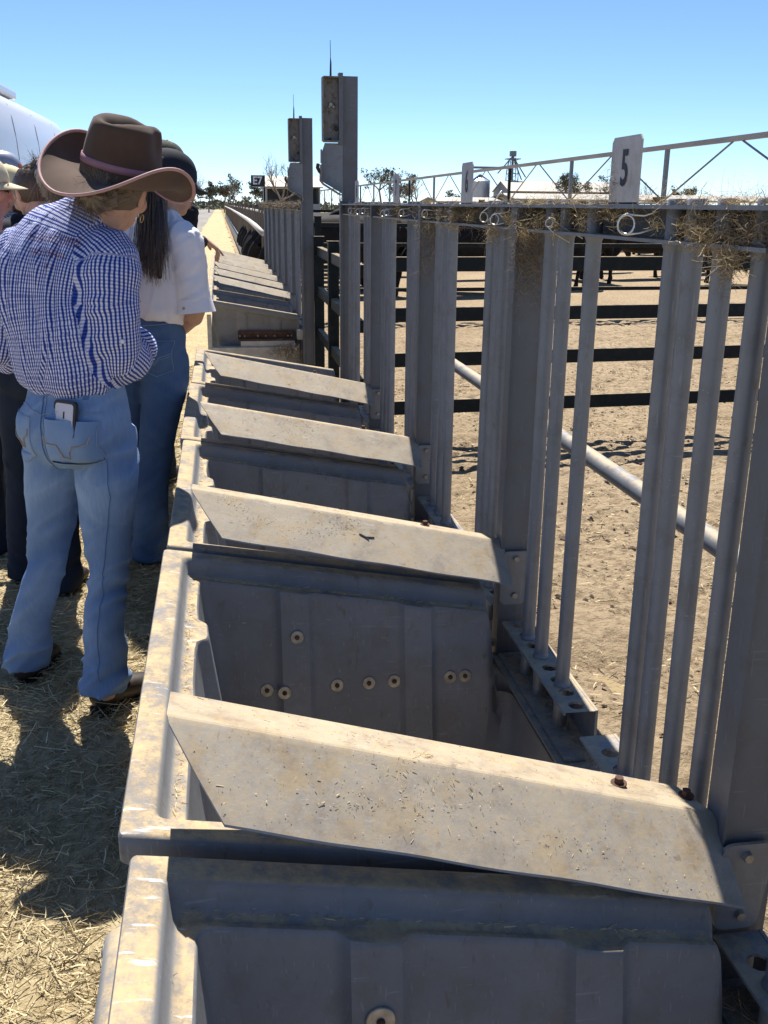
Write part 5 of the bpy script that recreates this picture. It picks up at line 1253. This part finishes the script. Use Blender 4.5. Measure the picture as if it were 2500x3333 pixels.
# ------------------------------------------------------------------ rail fence where the far cattle feed
M_TIMBER = simple('grey_timber', (.13, .105, .085), .9, 0, .3, 8, .3, stretch=(1, 1, .15)); M_PALE = simple('pale_pipe', (.50, .47, .42), .6, 0, .12, 8)
o = thing('far_feed_fence', 'far timber post fence with pale neck rail where black cattle feed', 'fence', (.75, 17, 0))
for k, y in enumerate(np.concatenate([np.arange(16.2, 40, 1.15), np.arange(40, 120, 3.)])):
    m = MB(); m.tube([(.75, y, 0), (.75, y, 1.36+.06*(k % 3))], .065, 9); m.build('post', M_TIMBER, o)
P = [(.66, 16.1, 1.06), (.64, 19, 1.12), (.66, 24, 1.14), (.64, 32, 1.17), (.66, 60, 1.2), (.66, 120, 1.2)]; m = MB(); m.tube(P, .045, 8); m.build('neck_rail', M_PALE, o, True)
P = [(.74, 16.1, 1.36), (.72, 22, 1.38), (.74, 40, 1.38), (.74, 120, 1.38)]; m = MB(); m.tube(P, .022, 6); m.build('top_cable', M_PALE, o, True)
m = MB(); m.b2((.60, 16.4, 0), (.70, 110, .40)); m.build('feed_bunk', M_CONC, o)
# ------------------------------------------------------------------ signs
def board_sign(x, y, w, h, z, txt, label, ph, side):
    o = thing('board_sign', label, 'sign', (x, y, 0))
    m = MB(); m.b2((x-w/2, y, z-h/2), (x+w/2, y+.02, z+h/2)); b = m.build('board', M_BLACK, o)
    m = MB(); m.b2((x-w/2-.008, y-.006, z-h/2-.014), (x+w/2+.008, y+.026, z-h/2)); m.build('lower_edge', M_PALE, b)
    V, F = text_mesh(txt, h*.98, h*.022, .92); d = MB(); d.add([(x-.045*w+v[0], y-.004, z+v[1]) for v in V], F); d.build('lettering', M_WHITE, b)
    m = MB(); m.tube([(x+side*(w/2-.025), y+.05, 0), (x+side*(w/2-.025), y+.05, z+h/2)], .028, 8); m.build('sign_post', M_DARK, o)
board_sign(1.205, 32, .43, .33, 2.17, 'E7', 'black sign board with white letters E7 on a post', 2.3, 1)
board_sign(.77, 70, .28, .24, 1.87, 'E', 'small dark sign board far along the road', 2., 0)
# ------------------------------------------------------------------ shade truss over the next lane
o = thing('shade_truss', 'long pale truss beam on braced posts crossing above the pens', 'truss', (14, 40, 0))
BX, BZ = 14., 3.36
m = MB(); m.b2((BX-.07, 8, BZ-.10), (BX+.07, 170, BZ+.04)); m.build('top_beam', simple('weathered_beam', (.36, .34, .30), .8, 0, .25, 1.2, .2, stretch=(1, .3, 1)), o)
sp = 8.9
for k in range(17):
    y = 13.3+k*sp
    m = MB(); m.b2((BX-.06, y-.07, 0), (BX+.06, y+.07, BZ-.101)); m.build('post', M_DARK if k % 3 == 1 else M_STEEL, o)
    for s in (-1, 1):
        m = MB(); m.tube([(BX, y+s*.05, 1.72), (BX, y+s*sp*.47, BZ-.10)], .028, 6); m.build('brace', M_STEEL, o)
# ------------------------------------------------------------------ sheds, silo, elevator tower
M_ROOF = simple('pale_roof_iron', (.30, .275, .235), .6, .1, .12, 1.5); M_WALLG = simple('grey_shed_wall', (.30, .31, .33), .7, 0, .12, 1.); M_INS = simple('shed_shadowed_gear', (.09, .085, .08), .9); M_SILO = simple('corrugated_silo', (.46, .48, .50), .4, .6, .1, 2.)
def shed(x0, x1, y0, y1, zw, zr, label, posts=0, wall=True, ridge='x', name='shed'):
    o = thing(name, label, 'shed', ((x0+x1)/2, y0, 0)); ym = (y0+y1)/2
    pr = [(y0-.4, zw), (ym, zr), (y1+.4, zw), (y1+.4, zw-.12), (ym, zr-.12), (y0-.4, zw-.12)]
    m = MB(); m.prism(pr, 'x', x0-.3, x1+.3); m.build('roof', M_ROOF, o)
    if wall:
        m = MB(); m.prism([(y0, 0), (y1, 0), (y1, zw-.12), (ym, zr-.13), (y0, zw-.12)], 'x', x0, x0+.15); m.build('end_wall', M_WALLG, o)
        m = MB(); m.prism([(y0, 0), (y1, 0), (y1, zw-.12), (ym, zr-.13), (y0, zw-.12)], 'x', x1-.15, x1); m.build('end_wall', M_WALLG, o)
        m = MB(); m.b2((x0+.16, y1-.15, 0), (x1-.16, y1, zw-.13)); m.build('back_wall', M_WALLG, o)
        m = MB(); m.b2((x0+.16, y0, 0), (x1-.16, y0+.15, zw*.45)); m.build('front_wall', M_WALLG, o)
    for k in range(posts):
        x = x0+.3+(x1-x0-.6)*k/(posts-1); m = MB(); m.b2((x-.12, y0-.1, 0), (x+.12, y0+.14, zw-.13)); m.build('post', M_STEEL, o)
    return o
shed(66, 93, 230, 244, 4.9, 7.2, 'pale roofed open sided shed beside the silo', 7)
shed(33, 72, 112, 124, 2.35, 3.0, 'long low pale roofed yard shed in front of the silo', 12, wall=False)
shed(25, 33, 116, 126, 2.0, 2.5, 'small low roofed shelter beside the long yard shed', 4, wall=False)
shed(5.3, 11.5, 118, 126, 3.4, 4.6, 'grey shed standing behind the sign with letters', 0)
o = thing('grain_silo', 'round corrugated steel silo with conical roof', 'silo', (61.5, 240, 0))
m = MB(); m.tube([(61.5, 240, 0), (61.5, 240, 7.2)], 2.4, 28, False); m.build('drum', M_SILO, o, True)
m = MB(); m.tube([(61.5, 240, 7.2), (61.5, 240, 8.5), (61.5, 240, 8.7)], [2.55, .5, .3], 28); m.build('cone_roof', M_SILO, o)
for z in np.arange(1, 7.2, .9): m = MB(); m.tube([(61.5, 240, z-.05), (61.5, 240, z+.05)], 2.45, 28, False); m.build('hoop', M_SILO, o)
o = thing('elevator_tower', 'lattice grain elevator tower rising behind the sheds', 'tower', (69.6, 241, 0))
cs = [(-1.4, -1.4), (1.4, -1.4), (1.4, 1.4), (-1.4, 1.4)]
for (a, b) in cs: m = MB(); m.tube([(69.6+a, 241+b, 0), (69.6+a*.8, 241+b*.8, 9.6), (69.6+a*.35, 241+b*.35, 12.6)], .10, 5); m.build('leg', M_STEEL, o)
for k in range(7):
    z0, z1 = 1+k*1.6, 2.6+k*1.6; s0, s1 = 1-.022*z0, 1-.022*z1
    for q in range(4):
        a, b = cs[q], cs[(q+1) % 4]
        m = MB(); m.tube([(69.6+a[0]*s0, 241+a[1]*s0, z0), (69.6+b[0]*s1, 241+b[1]*s1, z1)], .05, 4); m.tube([(69.6+a[0]*s0, 241+a[1]*s0, z0), (69.6+b[0]*s0, 241+b[1]*s0, z0)], .06, 4); m.build('lattice_brace', M_STEEL, o)
m = MB(); m.tube([(69.6, 241, 0), (69.6, 241, 13.6)], .28, 8); m.build('bucket_leg', M_STEEL, o); m = MB(); m.box((69.6, 241, 13.5), (1.5, 1.2, 1.3), None, .2); m.build('head_box', M_STEEL, o); m = MB(); m.box((69.6, 241, 12.3), (3.2, 3.0, .2)); m.build('platform', M_STEEL, o)
for a, b in ((-3.6, 9.0), (3.4, 8.2), (2.4, 7.6)): m = MB(); m.tube([(69.6, 241, 12.9), (69.6+a, 241, b)], .16, 6); m.build('spout', M_STEEL, o)
m = MB(); m.b2((59.5, 240.2, 10.0), (69.3, 240.9, 10.5)); m.build('conveyor', M_STEEL, o)
# ------------------------------------------------------------------ trees
def leaf_mat(name, c):
    t = NT(name); a = t.attr('tint').outputs['Fac']; t.color(t.ramp(a, [(0., tuple(x*.55 for x in c)), (.6, c), (1., tuple(x*1.5 for x in c))])); t.rough(.7); t.spec(.2); return t.m
M_GUM = leaf_mat('gum_leaves', (.12, .13, .09)); M_DRYLEAF = leaf_mat('dry_brown_leaves', (.17, .14, .10)); M_BARK = simple('pale_bark', (.22, .18, .145), .9, 0, .3, 1.5, .2)  # greyish leaf colours, lightened a little to stand in for distance haze
def branches(base, h, spread, r0, rr, levels=4, up=.55):
    mb = MB(); tips = []
    def grow(p, d, L, r_, lv):
        n = 3; pts = [p]; q = p.copy(); dd = d.copy()
        for k in range(n): dd = (dd+Vector(rr.normal(size=3))*.13+Vector((0, 0, up*.08))).normalized(); q = q+dd*(L/n); pts.append(q.copy())
        mb.tube(pts, [r_, r_*.86, r_*.74, r_*.62], 5 if lv < 2 else 3, lv == 0)
        tips.append((q.copy(), lv)); tips.append((pts[2].copy(), lv))
        if lv < levels:
            for _ in range(3 if lv else 4):
                ax = Vector(rr.normal(size=3)); nd = (dd*.75+ax*spread+Vector((0, 0, up*.35))).normalized(); grow(pts[rr.integers(1, 4)] if lv else q, nd, L*rr.uniform(.58, .78), r_*.55, lv+1)
    grow(Vector(base), Vector((rr.normal()*.06, rr.normal()*.06, 1)).normalized(), h*.36, r0, 0); return mb, tips
def tree(x, y, h, label, seed, leaves=1500, mat=None, ls=.30, spread=.55, clump=.55, cat='tree', levels=3, r0=None):
    rr = np.random.default_rng(seed); o = thing('gum_tree' if leaves else 'bare_tree', label, cat, (x, y, 0), 'trees along the horizon')
    mb, tips = branches((x, y, -.1), h, spread, r0 or h*.022, rr, levels if leaves else 5); zt_ = max(t_[0].z for t_ in tips); sc = h/zt_
    mb.v = [((a-x)*sc+x, (b-y)*sc+y, c*sc) for a, b, c in mb.v]; mb.build('trunk', M_BARK, o, True)
    if leaves:
        T = np.array([tuple(t_[0]) for t_ in tips if t_[1] >= levels-1]); T = (T-[x, y, 0])*sc+[x, y, 0]
        keep = rr.random(len(T)) < .8; T = T[keep] if keep.sum() > 5 else T; k = rr.integers(0, len(T), leaves); P = T[k]+rr.normal(size=(leaves, 3))*h*.062*clump*np.array([1.25, 1.25, .75])
        s = rr.uniform(.5, 1.2, leaves)*ls; a = rr.normal(size=(leaves, 3)); a /= np.linalg.norm(a, axis=1)[:, None]; b = np.cross(a, rr.normal(size=(leaves, 3))); b /= np.linalg.norm(b, axis=1)[:, None]
        V = np.stack([P-a*s[:, None]*.5, P+b*s[:, None]*.28, P+a*s[:, None]*.5, P-b*s[:, None]*.28], 1).reshape(-1, 3); F = np.arange(leaves*4).reshape(-1, 4)
        me = mesh_np('crown', V, F, mat or M_GUM); at = me.attributes.new('tint', 'FLOAT', 'FACE'); at.data.foreach_set('value', rr.random(leaves).astype(np.float32)); place('crown', me, o)
    return o
D_ = [(-1.8, 180, 4.9, 'rounded gum tree leftmost of the pair by the road end', 1, 1200, M_GUM), (.9, 182, 5.0, 'brownish gum tree right of the rounded gum by the road end', 2, 1400, M_DRYLEAF), (2.3, 190, 6.6, 'slender gum tree with thin high crown behind the brownish gum', 3, 500, M_GUM), (6.3, 172, 4.7, 'grey green gum tree left of the lettered sign', 5, 900, M_GUM), (8.4, 178, 4.5, 'low gum tree right behind the lettered sign', 6, 700, M_DRYLEAF),
      (31.5, 200, 8.2, 'loose crowned gum tree first from the antenna posts', 7, 1100, M_GUM), (35.5, 198, 7.6, 'grey gum tree between the two edge-on plates', 8, 1000, M_DRYLEAF), (39.0, 203, 7.4, 'bushy gum tree left of the numeral six plate', 9, 1300, M_DRYLEAF), (48.5, 210, 4.6, 'low scrubby tree just left of the silo', 10, 800, M_GUM),
      (68.0, 198, 8.0, 'dark gum tree in front of the open sided shed', 11, 1500, M_GUM), (73.0, 205, 7.9, 'second gum tree in front of the open sided shed', 12, 1200, M_GUM), (79.5, 200, 8.6, 'gum tree left of the numeral five plate', 13, 1500, M_GUM), (83.5, 206, 8.4, 'gum tree right of the numeral five plate', 14, 1400, M_GUM), (94.5, 205, 5.9, 'small round gum tree right of the truss post', 15, 900, M_GUM), (99.0, 206, 5.8, 'rightmost small gum tree on the horizon', 16, 900, M_GUM)]
for x, y, h, lb, sd, lv, mt in D_: tree(x, y, h, lb, sd, lv, mt, ls=.42)
for x, y, h, lb, sd in [(3.4, 60, 4.4, 'large bare tree between the lettered sign and the farther antenna post', 31), (3.2, 186, 6.3, 'bare tree between the gum trees and the lettered sign', 32), (-4.2, 150, 5.6, 'bare thin tree nearest the cowboy hat', 33), (-5.6, 175, 7.2, 'tall bare tree behind the black cap', 34), (88, 205, 7.0, 'bare tree behind the truss post', 35), (33, 170, 6.0, 'bare grey tree among the loose crowned gums', 36)]:
    tree(x, y, h, lb, sd, 0, spread=.42)
# low scrub line on the horizon
def smp(n, r):
    x = r.uniform(-60, 150, n); y = r.uniform(255, 300, n); return np.column_stack([x, y, r.uniform(0, 2.2, n)*(.5+.5*np.abs(vn(np.column_stack([x*.05, y*0, y*0]), 3)))]), r.normal(size=(n, 3))
fibre_obj('far_scrub', fibres(9000, smp, (.5, 1.3), .6, 0, .3, 2, 77), M_GUM, 'low grey green scrub along the far horizon', 'scrub')
# ------------------------------------------------------------------ dark rails on the far side of the road
pen_fence('road_fence', (-7.6, 45, 0), (-7.9, 160, 0), (.35, .7, 1.05, 1.3), .10, 'dark rail fence far off along the other side of the road', tuple(np.arange(0, 114, 5.)), 1.4)
# ------------------------------------------------------------------ white van
M_VAN = NT('white_van_paint'); M_VAN.color((.76, .77, .79)); M_VAN.rough(.3); M_VAN.b.inputs['Coat Weight'].default_value = .4; M_VAN = M_VAN.m
M_GLASS = NT('dark_window_glass'); M_GLASS.color((.012, .015, .018)); M_GLASS.rough(.06); M_GLASS = M_GLASS.m
M_TYRE = simple('tyre_rubber', (.02, .02, .02), .85)
vo = thing('white_van', 'tall white panel van parked behind the people', 'van', (-3.2, 12.6, 0))
xr, xl, ya, yb = -2.20, -4.15, 10.4, 18.4
prof = [(0, .42), (.0, 1.1), (-.02, 1.5), (-.06, 2.2), (-.10, 2.50), (-.17, 2.62), (-.32, 2.70), (-.975, 2.74)]
prof = [(xr+a, b) for a, b in prof]+[(xl-a, b) for a, b in reversed(prof[:-1])]
def vring(y, sc, zs, dz=0): cx = (xr+xl)/2; return [Vector((cx+(x-cx)*sc, y, .42+(z-.42)*zs+dz)) for x, z in prof]
ys = [(ya, .90, .93), (ya+.06, .96, .975), (ya+.2, 1., 1.), (yb-2.3, 1., 1.), (yb-2.0, 1., .998), (yb-1.7, .995, .985), (yb-1.3, .985, .90), (yb-.75, .97, .62), (yb-.6, .965, .545), (yb-.15, .93, .46), (yb, .88, .40)]
V = []; F = []; n = len(prof)
for y, a, b in ys: V += vring(y, a, b)
for k in range(len(ys)-1):
    for i in range(n-1): F.append((k*n+i, k*n+i+1, (k+1)*n+i+1, (k+1)*n+i))
    F.append((k*n+n-1, k*n, (k+1)*n, (k+1)*n+n-1))
F += [tuple(range(n)), tuple(range(len(ys)*n-1, (len(ys)-1)*n-1, -1))]
m = MB(); m.add(V, F); bd = m.build('bodyshell', M_VAN, vo, auto=40)
def side_x(z):
    for (a, z0), (b, z1) in zip([(p[0], p[1]) for p in prof[:7]], [(p[0], p[1]) for p in prof[1:8]]):
        if z0 <= z <= z1: return a+(b-a)*(z-z0)/(z1-z0)
    return xr
M_SEAMV = simple('van_panel_gap', (.34, .35, .37), .5)
for y in (12.4, 13.9, 15.5):
    m = MB(); m.add(*loft([(side_x(z)+.003, y+.10*math.sin((z-.5)*.9), z) for z in np.linspace(.6, 2.55, 14)], [(.004, .005)]*14, 6, True)); m.build('panel_seam', M_SEAMV, bd)
m = MB(); zz = [1.25, 1.55, 1.85, 1.98]
m.add([(side_x(z)*1-.0+.006, y, z) for z, y in ((1.22, 16.1), (1.22, 17.2), (1.95, 16.55), (1.95, 16.1))], [(0, 1, 2, 3)]); m.build('door_window', M_GLASS, vo)
m = MB(); m.add([Vector((x, y, z)) for x, y, z in ((xl+.25, yb-.72, 1.62), (xr-.25, yb-.72, 1.62), (xr-.32, yb-1.38, 2.42), (xl+.32, yb-1.38, 2.42))], [(0, 1, 2, 3)])
for q in range(len(m.v)): m.v[q] = (m.v[q][0], m.v[q][1]+.10, m.v[q][2]+.04)
m.build('windscreen', M_GLASS, vo)
m = MB(); m.box((xr-.06, 14.2, .62), (.04, 6.6, .10), None, .01); m.build('side_strip', M_TYRE, vo)
for y in (11.8, 17.1):
    for x in (xr-.14, xl+.14):
        m = MB(); m.tube([(x-.11, y, .35), (x+.11, y, .35)], .35, 24); w = m.build('wheel', M_TYRE, vo, auto=30); m = MB(); m.tube([(x-.115, y, .35), (x+.115, y, .35)], .2, 16); m.build('rim', M_BOLT, w)
m = MB(); m.box((xr+.03, 17.0, 1.35), (.16, .10, .28), None, .03); m.build('wing_mirror', M_TYRE, vo)
# roof box awning with dark end cap
o = thing('roof_awning', 'rolled white awning case along the van roof edge', 'awning', (xr-.2, 11, 2.7))
m = MB(); m.box((xr-.34, 12.3, 2.765), (.16, 3.2, .11), None, .03); m.build('case', M_VAN, o); m = MB(); m.box((xr-.22, 10.6, 2.70), (.10, .16, .16), None, .03); m.build('end_bracket', M_BLACK, o); m = MB(); m.box((xr-.24, 12.0, 2.68), (.06, .16, .12), None, .02); m.build('bracket', M_BLACK, o)
# ------------------------------------------------------------------ loose straw on the ground
def lay(x0, x1, y0, y1, zmax=.02, up=.28, skew=1.):
    def s(n, r):
        x = r.uniform(x0, x1, n); y = y0+(y1-y0)*r.random(n)**skew
        a = r.uniform(0, 2*math.pi, n); p = np.column_stack([x, y, .012+r.random(n)**2*zmax])
        return p, np.column_stack([np.cos(a), np.sin(a), r.normal(size=n)*up])
    return s
d1 = fibres(64000, lay(-1.5, -.16, .75, 4.6, .024, .20, 1.5), (.012, .055), .0028, .02, .10, 2, 41)
d2 = fibres(16000, lay(-1.5, .12, 4.2, 9.5, .02, .18, 1.3), (.03, .11), .005, .02, .10, 2, 42)
d3 = fibres(1000, lay(-1.5, -.16, .75, 4.2, .03, .2, 1.4), (.07, .15), .0036, .02, .10, 3, 43)
fibre_obj('loose_straw', merge_f(d1, d2, d3), M_STRAW, 'loose yellow straw trampled over the ground beside the troughs', 'straw')
d4 = fibres(22000, lay(.75, 7., 1.2, 9.0, .02, .15, 1.2), (.012, .045), .0045, .02, .1, 2, 44)
fibre_obj('pen_litter', d4, M_STRAW, 'scattered straw bits and chips lying on the pen dirt', 'litter')
# dark dung clods on the pen floor
t = NT('dark_clod'); t.color(t.ramp(t.noise(40, 4), [(.3, (.05, .035, .024)), (.7, (.13, .09, .06))])); t.rough(1.); M_CLOD = t.m
r = np.random.default_rng(5); V = []; F = []
base = np.array([(0, 0, 1), (1, 0, 0), (0, 1, 0), (-1, 0, 0), (0, -1, 0), (.7, .7, .25), (-.7, .7, .3), (-.7, -.7, .2), (.7, -.7, .25)], float)
fc = [(0, 1, 5), (0, 5, 2), (0, 2, 6), (0, 6, 3), (0, 3, 7), (0, 7, 4), (0, 4, 8), (0, 8, 1)]
for k in range(6000):
    x, y = r.uniform(.8, 7.), r.uniform(.9, 9.); s = r.uniform(.003, .011)*(2. if r.random() < .05 else 1.); j = base*(s*r.uniform(.7, 1.4, 3))*(1+.35*r.normal(size=base.shape)); j[:, 2] = np.abs(j[:, 2])*.7
    c = len(V)*1; V.extend((j+[x, y, .016]).tolist()); F.extend([tuple(c+i for i in f) for f in fc])
o = place('dung_clods', mesh_np('dung_clods', V, F, M_CLOD)); tag(o, 'small dark clods strewn across the pen dirt', 'clods', kind='stuff')
# ------------------------------------------------------------------ chaff on the divider strips, rims and trough walls
def on_strip(y, zl, zr, n, seed, L=(.002, .007), clump=None):
    def s(nn, r):
        x = r.uniform(-.06, .64, nn) if clump is None else np.clip(clump[0]+r.normal(size=nn)*clump[1], -.05, .64)
        dy = r.uniform(-.095, .088, nn) if clump is None else clump[2]+r.normal(size=nn)*clump[3]
        dy = np.clip(dy, -.097, .088); f = (x+.087)/.742; z = zl+(zr-zl)*f+np.where(dy > 0, .0045-.0145*dy/.092, .0045+dy*.72)+.0006
        x = np.maximum(x, -.08-np.minimum(dy, 0)*.66+.004); a = r.uniform(0, 6.3, nn); return np.column_stack([x, y+dy, z]), np.column_stack([np.cos(a), np.sin(a), np.where(dy < 0, .7*np.sin(a), 0)-.25*np.cos(a)])
    return fibres(n, s, L, .0009, 0, .05, 1, seed)
ds = []; r_c = np.random.default_rng(12)
for k, (y, zl, zr) in enumerate(((1.10, .897, .683), (2.20, .873, .712), (3.30, .860, .715), (4.40, .872, .715))):
    ds.append(on_strip(y, zl, zr, 650 if k == 0 else 320, 60+k, (.0008, .0026))); ds.append(on_strip(y, zl, zr, 25, 65+k, (.004, .014)))
    for q in range(5): ds.append(on_strip(y, zl, zr, 45, 160+k*7+q, (.001, .005), (r_c.uniform(0, .6), .03, r_c.uniform(-.08, .05), .012)))
    ds.append(on_strip(y, zl, zr, 110, 70+k, (.0015, .007), (.25, .05, -.01, .03)))
ds.append(on_strip(1.10, .897, .683, 60, 81, (.006, .018), (.235, .012, .02, .008)))
def rimchaff(n, seed, sp_):
    def s(nn, r):
        k = r.integers(0, 4, nn); y = -.016+k*1.10+r.uniform(.1, 1.02, nn); x = r.uniform(-.098, -.082, nn); a = r.uniform(0, 6.3, nn)
        return np.column_stack([x, y, .75-.171*(x+.155)-.0395]), np.column_stack([np.cos(a), np.sin(a), .2*r.normal(size=nn)])
    return fibres(n, s, (.004, .012), .0013, 0, .1, 1, seed)
ds.append(rimchaff(900, 91, 1))
def ledge(n, seed):
    def s(nn, r):
        k = r.integers(0, 3, nn); x = r.uniform(-.08, .56, nn); y = -.016+k*1.10+1.082-r.uniform(.058, .074, nn); a = r.uniform(0, 6.3, nn)
        return np.column_stack([x, y, .75-.171*(x+.155)-.0385]), np.column_stack([np.cos(a), .4*np.sin(a), .15*r.normal(size=nn)])
    return fibres(n, s, (.004, .016), .0012, .02, .15, 2, seed)
ds.append(ledge(700, 93))
def wallbits(n, seed):
    def s(nn, r):
        k = r.integers(0, 2, nn); x = r.uniform(-.05, .55, nn); z = r.uniform(.28, .60, nn); zt_ = .75-.171*(x+.155)-.054; w = np.clip((zt_-z)/(zt_-.17), 0, 1); y = -.016+k*1.10+1.082-(.081+.075*w)-.002; a = r.uniform(0, 6.3, nn)
        return np.column_stack([x, y, z]), np.column_stack([np.cos(a), 0*a, np.sin(a)])
    return fibres(n, s, (.004, .013), .0010, 0, .05, 1, seed)
ds.append(wallbits(160, 95))
fibre_obj('feed_chaff', merge_f(*ds), M_CHAFF, 'pale feed chaff sprinkled over the divider strips and trough rims', 'chaff')
# ------------------------------------------------------------------ hay caught on the fence
def nest(name, label, blobs, seed, w=.0009, mat=M_HAY):
    out = []
    for k, (c, s, n, L, sag) in enumerate(blobs):
        def smp_(nn, r, c=c, s=s):
            p = np.array(c)+r.normal(size=(nn, 3))*np.array(s); d = r.normal(size=(nn, 3)); d[:, 2] *= .8; return p, d
        out.append(fibres(n, smp_, L, w, sag, .75, 5, seed+k))
    return fibre_obj(name, merge_f(*out), mat, label, 'hay')
r = np.random.default_rng(3)
def run(y0, y1, dens, L=(.012, .035)):
    b = []
    for y in np.arange(y0, y1, .06):
        if r.random() < .75: b.append(((.680, y, 1.476), (.012, .022, .011), int(1.7*dens*r.uniform(.4, 1.3)), L, .06))
    return b
nest('hay_tangle', 'matted hay stuffed in the top channel of the nearest fence panel', run(1.16, 1.42, 130)+run(1.85, 2.15, 90)+[((.655, 1.30, 1.465), (.006, .02, .014), 300, (.012, .035), .08), ((.650, 1.235, 1.440), (.005, .012, .016), 300, (.012, .03), .15), ((.664, 1.20, 1.474), (.010, .03, .012), 420, (.012, .04), .05), ((.668, 1.70, 1.490), (.012, .05, .006), 160, (.015, .04), .05), ((.645, 1.655, 1.53), (.002, .018, .018), 60, (.01, .035), 0)], 100)
nest('hay_nest', 'matted hay hanging down the wide post between the numbered plates', [((.685, 2.180, 1.415), (.020, .006, .030), 420, (.02, .06), .12), ((.690, 2.180, 1.365), (.016, .005, .030), 260, (.02, .07), .2), ((.655, 2.178, 1.42), (.005, .006, .035), 240, (.02, .05), .2), ((.652, 2.176, 1.33), (.003, .004, .05), 60, (.02, .06), .3), ((.700, 2.18, 1.30), (.012, .004, .03), 40, (.02, .05), .3), ((.675, 2.19, 1.475), (.02, .02, .012), 220, (.02, .05), .05)], 120)
nest('hay_tangle', 'matted hay in the top channel below the numeral six plate', run(2.28, 3.22, 120)+[((.655, 2.42, 1.445), (.008, .03, .02), 160, (.02, .05), .15), ((.66, 2.86, 1.47), (.012, .07, .018), 260, (.015, .05), .06)], 150)
nest('hay_nest', 'thin hay beard hanging from the post left of the numeral six plate', [((.690, 3.278, 1.40), (.010, .005, .05), 260, (.02, .07), .2), ((.652, 3.27, 1.36), (.004, .006, .05), 120, (.02, .05), .25), ((.67, 3.28, 1.475), (.02, .02, .012), 160, (.02, .05), .05)], 180)
nest('hay_tangle', 'matted hay in the top channel of the panels beside the antenna post', run(3.36, 5.42, 80), 200)
nest('hay_tangle', 'hay caught along the fence top beyond the gateway', [((.672, y, 1.485), (.02, .10, .012), 160, (.03, .09), .06) for y in np.arange(8.5, 15.9, .35)], 260, .0028)
nest('hay_spill', 'dark matted hay packed between the near trough and the fence foot', [((.675, 1.02, .42), (.02, .05, .012), 500, (.015, .05), .06), ((.69, .90, .43), (.025, .08, .012), 500, (.015, .06), .05), ((.668, 2.05, .428), (.012, .06, .008), 260, (.01, .04), .05), ((.690, 1.85, .440), (.012, .12, .008), 320, (.01, .045), .05), ((.672, 3.1, .43), (.012, .12, .01), 260, (.01, .05), .05), ((.70, 1.62, .44), (.012, .05, .008), 120, (.01, .04), .05)], 300)
tf = []
for y, z, s_, n_ in ((1.22, 1.435, .014, 260), (1.29, 1.462, .016, 200), (1.36, 1.47, .016, 160), (1.47, 1.478, .012, 90), (1.62, 1.482, .02, 90), (1.78, 1.480, .018, 120), (1.93, 1.468, .016, 150), (2.05, 1.47, .018, 180), (2.14, 1.452, .016, 220), (2.26, 1.47, .02, 160), (2.41, 1.447, .018, 200), (2.62, 1.478, .02, 120), (2.83, 1.470, .03, 200), (3.02, 1.476, .02, 120), (3.2, 1.462, .02, 160), (3.30, 1.43, .02, 160), (3.7, 1.474, .03, 120), (4.1, 1.47, .03, 120), (4.45, 1.455, .02, 140), (4.9, 1.47, .03, 120)):
    tf.append(((.651, y, z), (.005, s_*.8, s_*.6), n_//2, (.010, .036), .14)); tf.append(((.664, y, 1.508), (.02, s_*2.2, .002), n_//5, (.012, .03), .03))
nest('hay_tuft_fringe', 'ragged pale hay tufts caught along the outer edge of the fence top', tf, 500, .0011, M_CHAFF)
nest('cobweb_fluff', 'pale cobwebs and fine fluff along the nearest fence top', [((.685, y, 1.512), (.02, .05, .006), 60, (.02, .06), 0) for y in np.arange(1.15, 2.2, .09)], 340, .0005, M_CHAFF)
nest('hay_heap', 'brown hay heap on the ground at the end trough beyond the gateway', [((.50, 8.22, .34), (.06, .03, .03), 420, (.03, .09), .1), ((.62, 8.2, .30), (.05, .03, .05), 300, (.03, .09), .1)], 360, .0025)
# ------------------------------------------------------------------ looped spring pins hooked in the top channel
def spring_pin(y, z, rot, label, rr=.0145, wr=.0014, x=.640):
    pts = []; a0 = R(150)
    pts += [(.075, .018), (.03, .010), (.0, rr+.001)]
    for k in range(25): a = math.pi/2+2*math.pi*1.5*k/24; pts.append((rr*math.cos(a), rr*math.sin(a)))
    pts += [(.02, -rr-.001), (.058, -rr+.004)]
    c, s = math.cos(R(rot)), math.sin(R(rot)); P = []
    for k, (u, v) in enumerate(pts): w_ = u*c-v*s; P.append((x+.004+w_*.74+.0012*math.sin(k*.35), y-w_*.67, z+u*s+v*c))
    m = MB(); m.tube(P, wr, 7); o = m.build('spring_pin', M_WIRE, None, True); tag(o, label, 'spring pin', 'looped spring pins along the fence top')
spring_pin(1.56, 1.474, 8, 'large looped wire spring pin below and right of the numeral five plate', .0150, .0023)
spring_pin(1.95, 1.470, -35, 'small bent spring pin hanging beside the hay covered wide post', .008, .0013)
for (y, z, rt), w_l in zip(((2.36, 1.470, 12), (2.46, 1.474, 40)), ('nearer', 'farther')): spring_pin(y, z, rt, f'{w_l} of two looped spring pins between wide post and numeral six plate', .012, .0017)
for y, z, rt in ((3.20, 1.475, 0), (3.62, 1.474, 10), (3.95, 1.473, 5), (4.05, 1.468, 0), (4.62, 1.474, 0), (4.80, 1.470, 10), (5.1, 1.472, 0)): PN = globals().get('PN', 0)+1; spring_pin(y, z, rt, f'{nth[PN-1]} small spring pin beyond the numeral six plate towards the antenna post', .012, .0017)
# droppings of mud and a twig on the second strip
m = MB(); m.tube([(.295, 2.160, .7665), (.31, 2.154, .759), (.330, 2.156, .757)], [.0016, .0022, .0012], 6); m.tube([(.305, 2.155, .761), (.316, 2.147, .752)], .0013, 5); o = m.build('twig', M_TIMBER); tag(o, 'small forked twig lying on the second divider strip', 'twig')
